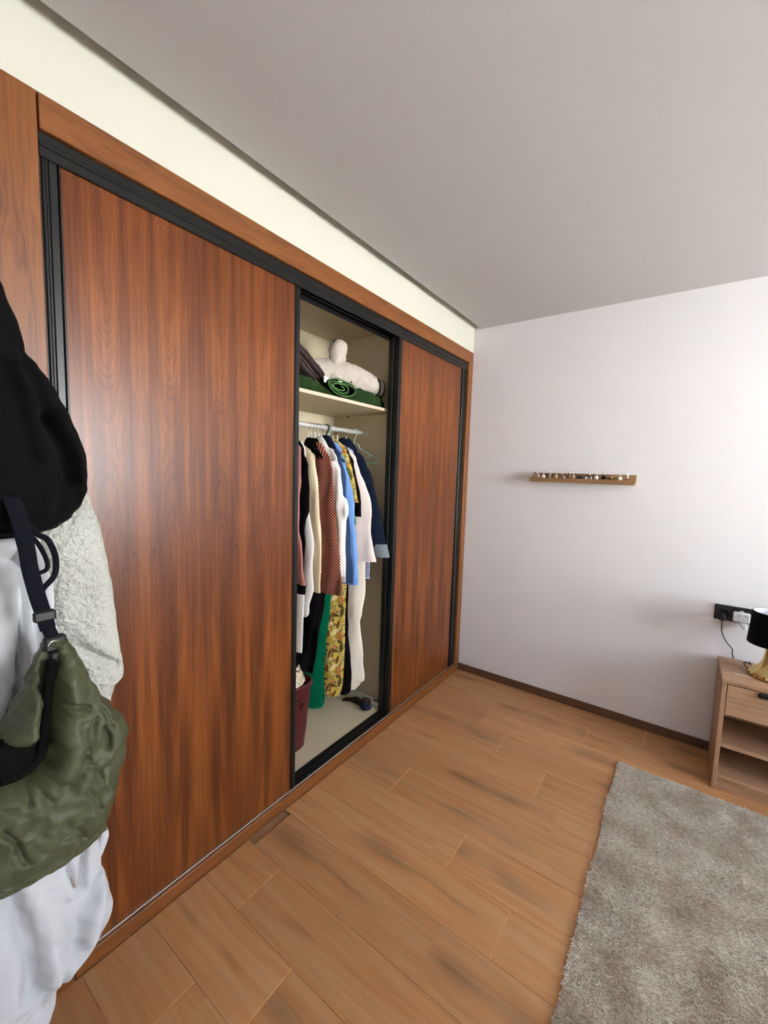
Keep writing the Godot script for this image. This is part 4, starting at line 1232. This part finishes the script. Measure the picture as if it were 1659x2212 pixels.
	for r in [[0.010, 0.016, 0.012], [-0.004, 0.018, 0.013], [-0.016, 0.013, 0.011], [-0.028, 0.009, 0.009]]:
		rings.append([Vector3(0.004 - r[0] * 0.4, r[0], -r[0] * 0.2), Vector3(r[1], 0, 0), Vector3(0, 0, r[2])])
	part("body", loft(rings, 16, 24, 0.7), M.white_plastic, wp)

func lathe_z(c: Vector3, profile: Array, nu: int) -> ArrayMesh:
	var s := begin()
	var rows := []
	var uvs := []
	for i in profile.size():
		var row := PackedVector3Array()
		var uv := PackedVector2Array()
		for j in nu + 1:
			var th := TAU * float(j % nu) / nu
			row.append(c + Vector3(cos(th) * profile[i][0], sin(th) * profile[i][0], profile[i][1]))
			uv.append(Vector2(th, i))
		rows.append(row)
		uvs.append(uv)
	add_skin(s, rows, uvs)
	return done(s)

# ------------------------------------------------------------------ rug
func build_rug():
	var x0 := 1.182
	var x1 := 2.60
	var z0 := 0.455
	var z1 := 2.30
	var r := thing("rug", "beige shaggy rug lying on the plank floor", "rug", Vector3((x0 + x1) * 0.5, 0.0, (z0 + z1) * 0.5))
	var o := -r.position
	part("backing", box(Vector3(x0, 0.0005, z0) + o, Vector3(x1, 0.008, z1) + o, 0.002), mat(Color(0.72, 0.66, 0.58), 0.95, 0.0, 0.1), r)
	var tuft := begin()
	tuft.set_smooth_group(-1)
	for q in 3:
		var a := TAU * q / 3.0 + 0.4
		var d := Vector3(cos(a), 0, sin(a))
		var sd := Vector3(-sin(a), 0, cos(a)) * 0.0015
		var p0 := d * 0.0008
		var p1 := d * 0.0032 + Vector3(0, 0.007, 0)
		var p2 := d * 0.0070 + Vector3(0, 0.0125, 0)
		for t in [[p0 - sd, p0 + sd, p1 + sd], [p0 - sd, p1 + sd, p1 - sd], [p1 - sd, p1 + sd, p2]]:
			for v in t:
				tuft.add_vertex(v)
	tuft.generate_normals()
	var pile := mat(Color.WHITE, 0.95, 0.0, 0.15)
	pile.vertex_color_use_as_albedo = true
	pile.backlight_enabled = true
	pile.backlight = Color(0.75, 0.75, 0.75)
	pile.cull_mode = BaseMaterial3D.CULL_DISABLED
	var mm := MultiMesh.new()
	mm.transform_format = MultiMesh.TRANSFORM_3D
	mm.use_colors = true
	mm.mesh = tuft.commit()
	var step := 0.0047
	var xe := 2.20
	var nx := int((xe - x0) / step)
	var nz := int((z1 - z0) / step)
	mm.instance_count = nx * nz
	var lay := noise(81, 2.2, 3)
	var tone := noise(82, 5.0, 3)
	var rg := RandomNumberGenerator.new()
	rg.seed = 4
	for i in nx:
		for j in nz:
			var p := Vector3(x0 + (i + rg.randf()) * step, 0.007, z0 + (j + rg.randf()) * step)
			var lean := lay.get_noise_2d(p.x, p.z) * 2.2 + rg.randf_range(-0.5, 0.5)
			var amt := 0.95 + rg.randf() * 0.5
			var b := Basis(Vector3.UP, rg.randf() * TAU)
			b = Basis(Vector3(cos(lean), 0, sin(lean)), amt) * b
			b = b.scaled(Vector3.ONE * rg.randf_range(0.70, 1.25))
			mm.set_instance_transform(i * nz + j, Transform3D(b, p + o))
			var k := 0.5 + 0.6 * tone.get_noise_2d(p.x, p.z) + rg.randf_range(-0.5, 0.5)
			var c := Color(0.64, 0.55, 0.44).lerp(Color(1.0, 0.97, 0.88), clampf(k, 0, 1))
			mm.set_instance_color(i * nz + j, c)
	var mi := MultiMeshInstance3D.new()
	mi.name = "pile"
	mi.multimesh = mm
	mi.material_override = pile
	mi.set_meta("kind", "stuff")
	r.add_child(mi)

# ------------------------------------------------------------------ coats on the wall end beside the wardrobe
func seg_dist(p: Vector2, line: Array) -> float:
	var best := 9.0
	for i in line.size() - 1:
		var q := Geometry2D.get_closest_point_to_segment(p, line[i], line[i + 1])
		best = minf(best, p.distance_to(q))
	return best

# creases: [points in (z, y), width, depth] press the side that faces the room inwards; negative depth makes a ridge
func creased(creases: Array, sd: int, amp: float, freq: float, xc: float) -> Callable:
	var n := noise(sd, 1.0, 3)
	return func(p: Vector3, _t: float, _th: float) -> Vector3:
		var q := Vector2(p.z, p.y)
		var d := 0.0
		if p.x > xc:
			for c in creases:
				var e: float = seg_dist(q, c[0]) / c[1]
				if e < 3.0:
					d -= c[2] * exp(-e * e)
		d += amp * n.get_noise_2d(p.z * freq, p.y * freq)
		p.x = p.x + d if p.x <= xc else maxf(p.x + d, xc + 0.003)
		p.z += amp * 0.6 * n.get_noise_2d(p.y * freq * 0.8 + 30.0, p.x * freq)
		return p

# rows [y, z towards the wardrobe, z towards the wall end, half thickness, x]
func side_rings(rows: Array) -> Array:
	var rings := []
	for r in rows:
		rings.append([Vector3(r[4], r[0], (r[1] + r[2]) * 0.5), Vector3(0, 0, (r[2] - r[1]) * 0.5), Vector3(r[3], 0, 0)])
	return rings

func V(a: float, b: float) -> Vector2:
	return Vector2(a, b)

func build_coats():
	var hook := thing("coat_hook", "wall hook carrying the coats", "hook", Vector3(0.30, 1.90, 2.91))
	var hs := begin()
	add_box(hs, Vector3(-0.02, -0.05, -0.006), Vector3(0.02, 0.05, 0.0), 0.002)
	add_tube(hs, [Vector3(0, -0.02, -0.004), Vector3(0, -0.035, -0.04), Vector3(0, -0.02, -0.07), Vector3(0, 0.015, -0.08)], 0.006, 12, 5)
	part("body", done(hs), M.black_metal, hook)

	var jersey := cloth(Color(0.73, 0.735, 0.74), 0.3)
	var fleece := cloth(Color(0.70, 0.70, 0.66), 0.4)
	bumped(fleece, M.pebble, 1.1, 7.0)
	var r := thing("robe", "pale grey fleece robe hanging behind the olive bag, at the left edge of the picture", "robe", Vector3(0.25, 1.0, 2.74))
	var o := r.position
	var cr := [
		[[V(2.799, 0.72), V(2.774, 0.605), V(2.758, 0.503), V(2.758, 0.40)], 0.016, 0.040],
		[[V(2.780, 0.70), V(2.752, 0.605), V(2.730, 0.503), V(2.722, 0.40)], 0.016, -0.020],
		[[V(2.697, 0.67), V(2.673, 0.558)], 0.005, 0.020],
		[[V(2.653, 0.640), V(2.662, 0.56)], 0.007, 0.034],
		[[V(2.680, 0.640), V(2.680, 0.575)], 0.011, -0.014],
		[[V(2.622, 0.535), V(2.671, 0.482), V(2.677, 0.425)], 0.016, 0.036],
		[[V(2.612, 0.50), V(2.65, 0.42)], 0.014, -0.016],
		[[V(2.70, 0.40), V(2.715, 0.33)], 0.008, 0.012], [[V(2.735, 0.42), V(2.75, 0.34)], 0.008, 0.010],
		[[V(2.740, 1.37), V(2.741, 1.228), V(2.749, 1.095), V(2.772, 1.02)], 0.008, 0.055],
		[[V(2.780, 1.362), V(2.755, 1.358), V(2.736, 1.335)], 0.007, 0.045], [[V(2.780, 1.388), V(2.750, 1.382), V(2.730, 1.355)], 0.012, -0.016],
		[[V(2.728, 1.36), V(2.718, 1.182), V(2.715, 1.10)], 0.013, 0.042],
		[[V(2.732, 1.30), V(2.730, 1.15)], 0.005, -0.012],
	]
	for c in cr:
		for k in c[0].size():
			c[0][k] -= V(o.z, o.y)
	var body := [[1.70, 2.80, 2.89, 0.02, 0.26], [1.60, 2.70, 2.885, 0.04, 0.22], [1.48, 2.665, 2.885, 0.05, 0.24], [1.35, 2.655, 2.885, 0.06, 0.27], [1.2, 2.65, 2.885, 0.06, 0.265], [1.05, 2.64, 2.885, 0.06, 0.26], [0.85, 2.625, 2.885, 0.06, 0.26], [0.70, 2.610, 2.885, 0.06, 0.26], [0.628, 2.612, 2.885, 0.06, 0.26], [0.57, 2.608, 2.885, 0.06, 0.26], [0.518, 2.595, 2.885, 0.06, 0.26], [0.448, 2.588, 2.885, 0.06, 0.26], [0.417, 2.592, 2.885, 0.06, 0.26], [0.384, 2.612, 2.885, 0.06, 0.26], [0.361, 2.648, 2.885, 0.055, 0.26], [0.345, 2.70, 2.885, 0.052, 0.26], [0.304, 2.712, 2.885, 0.05, 0.26], [0.24, 2.730, 2.885, 0.05, 0.26], [0.12, 2.75, 2.88, 0.045, 0.26]]
	var rows := []
	for b in body:
		rows.append([b[0] - o.y, b[1] - o.z, b[2] - o.z, b[3], b[4] - o.x])
	part("body", loft(side_rings(rows), 150, 110, 0.8, creased(cr, 91, 0.008, 9.0, 0.0)), jersey, r)
	rows = []
	for b in [[1.66, 2.72, 2.80, 0.02, 0.22], [1.58, 2.650, 2.78, 0.035, 0.22], [1.48, 2.606, 2.745, 0.040, 0.245], [1.42, 2.596, 2.725, 0.046, 0.275], [1.35, 2.588, 2.712, 0.050, 0.29], [1.245, 2.575, 2.70, 0.048, 0.29], [1.137, 2.566, 2.69, 0.046, 0.29], [1.07, 2.558, 2.68, 0.044, 0.29], [1.045, 2.558, 2.675, 0.042, 0.29], [1.020, 2.578, 2.67, 0.040, 0.29], [0.973, 2.590, 2.665, 0.036, 0.29], [0.90, 2.61, 2.66, 0.032, 0.29]]:
		rows.append([b[0] - o.y, b[1] - o.z, b[2] - o.z, b[3], b[4] - o.x])
	var sl := [[[V(2.655, 1.150), V(2.617, 1.110), V(2.580, 1.080)], 0.007, 0.022], [[V(2.655, 1.175), V(2.60, 1.12)], 0.012, -0.008], [[V(2.64, 1.25), V(2.67, 1.18)], 0.02, 0.01]]
	for c in sl:
		for k in c[0].size():
			c[0][k] -= V(o.z, o.y)
	part("sleeve", loft(side_rings(rows), 110, 72, 0.85, creased(sl, 92, 0.004, 12.0, 0.04)), fleece, r, "nubbly fleece sleeve")
	rows = []
	for b in [[0.645, 2.592, 2.606, 0.006, 0.27], [0.625, 2.590, 2.612, 0.007, 0.27], [0.60, 2.600, 2.620, 0.007, 0.27], [0.578, 2.611, 2.632, 0.007, 0.27]]:
		rows.append([b[0] - o.y, b[1] - o.z, b[2] - o.z, b[3], b[4] - o.x])
	part("belt_end", loft(side_rings(rows), 14, 20, 0.7), jersey, r)
	part("zip_pull", loft([[Vector3(0.066, -0.383, -0.058), Vector3(0, 0, 0.0022), Vector3(0.002, 0, 0)], [Vector3(0.066, -0.395, -0.060), Vector3(0, 0, 0.0035), Vector3(0.002, 0, 0)], [Vector3(0.066, -0.412, -0.062), Vector3(0, 0, 0.0025), Vector3(0.002, 0, 0)]], 10, 12), M.silver, r, "small silver zip pull")

	# olive quilted bag
	var olive := mat(Color(0.255, 0.265, 0.178), 0.55, 0.0, 0.4)
	bumped(olive, M.weave, 0.02, 6.0)
	var bag := thing("shoulder_bag", "olive green quilted shoulder bag on a navy webbing strap in front of the grey robe", "bag", Vector3(0.42, 1.0, 2.74))
	o = bag.position
	var q := 0.0046
	var bc := [
		[[V(2.736, 1.185), V(2.742, 1.115), V(2.751, 1.049), V(2.757, 1.010)], 0.014, 0.072], [[V(2.800, 1.030), V(2.775, 1.020)], 0.026, 0.045],
		[[V(2.757, 1.02), V(2.760, 1.000), V(2.786, 0.994), V(2.816, 1.000)], 0.018, 0.045],
		[[V(2.773, 0.986), V(2.751, 0.975), V(2.739, 0.953)], 0.005, 0.014],
		[[V(2.715, 1.14), V(2.722, 1.05), V(2.732, 0.985)], 0.022, -0.014],
		[[V(2.768, 1.12), V(2.780, 1.05)], 0.018, -0.010],
		[[V(2.728, 1.103), V(2.704, 1.093), V(2.691, 1.079)], q, 0.0153], [[V(2.681, 1.054), V(2.695, 1.013), V(2.698, 0.986)], q, 0.0119], [[V(2.698, 0.986), V(2.676, 0.931)], q, 0.0102],
		[[V(2.702, 0.975), V(2.736, 0.935), V(2.738, 0.919)], q, 0.0187], [[V(2.664, 1.03), V(2.659, 0.988)], q, 0.0238], [[V(2.776, 0.984), V(2.755, 0.926)], q, 0.0136],
		[[V(2.781, 0.987), V(2.787, 0.955)], q, 0.0170], [[V(2.750, 0.915), V(2.732, 0.870)], q, 0.0102], [[V(2.719, 0.860), V(2.709, 0.830)], q, 0.0119], [[V(2.819, 0.923), V(2.794, 0.848)], q, 0.0136],
		[[V(2.744, 0.856), V(2.728, 0.857)], q, 0.0119], [[V(2.765, 1.15), V(2.750, 1.13)], q, 0.0102], [[V(2.802, 1.112), V(2.773, 1.108)], q, 0.0102], [[V(2.751, 1.028), V(2.738, 1.023)], q, 0.0119],
		[[V(2.668, 1.07), V(2.650, 1.02)], q, 0.0102], [[V(2.70, 0.93), V(2.68, 0.87)], q, 0.0085], [[V(2.79, 0.90), V(2.75, 0.92)], q, 0.0102],
	]
	for c in bc:
		for k in c[0].size():
			c[0][k] -= V(o.z, o.y)
	rows = []
	for b in [[1.214, 2.714, 2.733, 0.012, 0.42], [1.200, 2.700, 2.742, 0.030, 0.42], [1.175, 2.690, 2.752, 0.042, 0.42], [1.135, 2.677, 2.768, 0.052, 0.42], [1.090, 2.662, 2.790, 0.062, 0.42], [1.045, 2.634, 2.815, 0.068, 0.42], [1.010, 2.615, 2.835, 0.074, 0.42], [0.985, 2.609, 2.845, 0.076, 0.42], [0.955, 2.612, 2.85, 0.078, 0.42], [0.905, 2.628, 2.855, 0.080, 0.42], [0.85, 2.643, 2.855, 0.078, 0.42], [0.81, 2.655, 2.85, 0.070, 0.42], [0.790, 2.668, 2.84, 0.055, 0.42], [0.775, 2.69, 2.83, 0.030, 0.42]]:
		rows.append([b[0] - o.y, b[1] - o.z, b[2] - o.z, b[3], b[4] - o.x])
	part("body", loft(side_rings(rows), 170, 150, 0.72, creased(bc, 95, 0.010, 18.0, 0.0)), olive, bag)
	var mouth_shade := cloth(Color(0.035, 0.04, 0.03), 0.05)  # near-black inner fabric, also painting in the shade of the bag opening
	part("opening", tube([Vector3(0.020, 0.180, -0.005), Vector3(0.016, 0.115, 0.002), Vector3(0.022, 0.049, 0.011), Vector3(0.030, 0.012, 0.020), Vector3(0.036, -0.004, 0.046), Vector3(0.036, -0.002, 0.076)], 0.0085, 12, 6), mouth_shade, bag, "black zip opening with its shade painted in")
	part("mouth_shade", blob(Vector3(0.022, 0.024, 0.062), Vector3(0.022, 0.036, 0.040), 0.25, 2.0, 98), mouth_shade, bag, "black inside of the mouth, its shade put into the colour")
	var webbing := cloth(Color(0.055, 0.062, 0.085), 0.15)
	var sp := [Vector3(-0.08, 0.66, 0.10), Vector3(-0.03, 0.50, 0.035), Vector3(0.0, 0.408, 0.020), Vector3(0.0, 0.353, 0.014), Vector3(0.0, 0.299, 0.005), Vector3(0.0, 0.262, -0.003), Vector3(0.0, 0.235, -0.008)]
	part("strap", tube(sp, 0.0125, 14, 6, 0.16, Vector3(1, 0, 0)), webbing, bag, "navy webbing strap")
	part("strap", tube([Vector3(0.0, 0.240, -0.007), Vector3(0.004, 0.215, -0.014), Vector3(0.008, 0.185, -0.022)], 0.0105, 14, 5, 0.2, Vector3(1, 0, 0)), webbing, bag)
	var bs := begin()
	add_box(bs, Vector3(-0.004, 0.252, -0.020), Vector3(0.008, 0.272, 0.014), 0.003)
	part("slider", done(bs), M.black_plastic, bag, "black strap slider")
	bs = begin()
	add_box(bs, Vector3(-0.002, 0.193, -0.033), Vector3(0.014, 0.222, 0.002), 0.004)
	add_box(bs, Vector3(0.002, 0.170, -0.030), Vector3(0.016, 0.193, -0.006), 0.003)
	part("buckle", done(bs), M.black_plastic, bag, "black plastic buckle")
	part("buckle_ring", tube([Vector3(0.014, 0.212, -0.016), Vector3(0.017, 0.215, -0.008), Vector3(0.014, 0.207, -0.004)], 0.0022, 8, 4), M.chrome, bag)
	part("cord_loop", tube([Vector3(-0.03, 0.45, 0.02), Vector3(-0.022, 0.414, -0.003), Vector3(-0.018, 0.401, -0.018), Vector3(-0.015, 0.369, -0.028), Vector3(-0.015, 0.333, -0.026), Vector3(-0.016, 0.310, -0.008), Vector3(-0.014, 0.295, 0.004)], 0.0052, 12, 6, 0.6, Vector3(1, 0, 0)), webbing, bag, "black strap loop")
	part("cord_loop", tube([Vector3(-0.026, 0.42, 0.012), Vector3(-0.020, 0.395, -0.004), Vector3(-0.016, 0.362, -0.015), Vector3(-0.015, 0.344, -0.013), Vector3(-0.014, 0.340, 0.006)], 0.004, 12, 6, 0.6, Vector3(1, 0, 0)), webbing, bag)

	# black garment draped over the top of the hook
	var black := cloth(Color(0.034, 0.032, 0.035), 0.12)
	var h := thing("hooded_coat", "black soft coat with a drooping rounded hood hanging over the grey robe", "coat", Vector3(0.32, 1.6, 2.78))
	o = h.position
	rows = []
	for b in [[1.98, 2.80, 2.88, 0.02, 0.30], [1.90, 2.765, 2.885, 0.045, 0.315], [1.85, 2.748, 2.888, 0.055, 0.32], [1.80, 2.732, 2.89, 0.06, 0.32], [1.757, 2.724, 2.89, 0.063, 0.32], [1.73, 2.706, 2.89, 0.066, 0.32], [1.704, 2.689, 2.89, 0.07, 0.32], [1.676, 2.673, 2.89, 0.072, 0.32], [1.636, 2.656, 2.89, 0.076, 0.32], [1.602, 2.643, 2.89, 0.078, 0.32], [1.562, 2.633, 2.89, 0.08, 0.32], [1.527, 2.630, 2.89, 0.08, 0.32], [1.495, 2.632, 2.885, 0.078, 0.32], [1.463, 2.643, 2.88, 0.07, 0.32], [1.437, 2.660, 2.87, 0.06, 0.32], [1.417, 2.684, 2.86, 0.045, 0.32], [1.404, 2.712, 2.84, 0.025, 0.32], [1.399, 2.74, 2.81, 0.01, 0.32]]:
		rows.append([b[0] - o.y, b[1] - o.z, b[2] - o.z, b[3], b[4] - o.x])
	var hc := [
		[[V(2.705, 1.63), V(2.678, 1.56), V(2.672, 1.515)], 0.014, 0.040], [[V(2.66, 1.60), V(2.648, 1.53), V(2.655, 1.47)], 0.008, -0.010],
		[[V(2.735, 1.75), V(2.715, 1.66), V(2.70, 1.62)], 0.012, 0.018], [[V(2.745, 1.70), V(2.72, 1.58), V(2.71, 1.46)], 0.012, -0.012],
		[[V(2.765, 1.72), V(2.735, 1.55)], 0.012, 0.014], [[V(2.69, 1.50), V(2.70, 1.44)], 0.01, 0.012]]
	for c in hc:
		for k in c[0].size():
			c[0][k] -= V(o.z, o.y)
	part("body", loft(side_rings(rows), 120, 100, 0.85, creased(hc, 97, 0.006, 10.0, 0.0)), black, h)
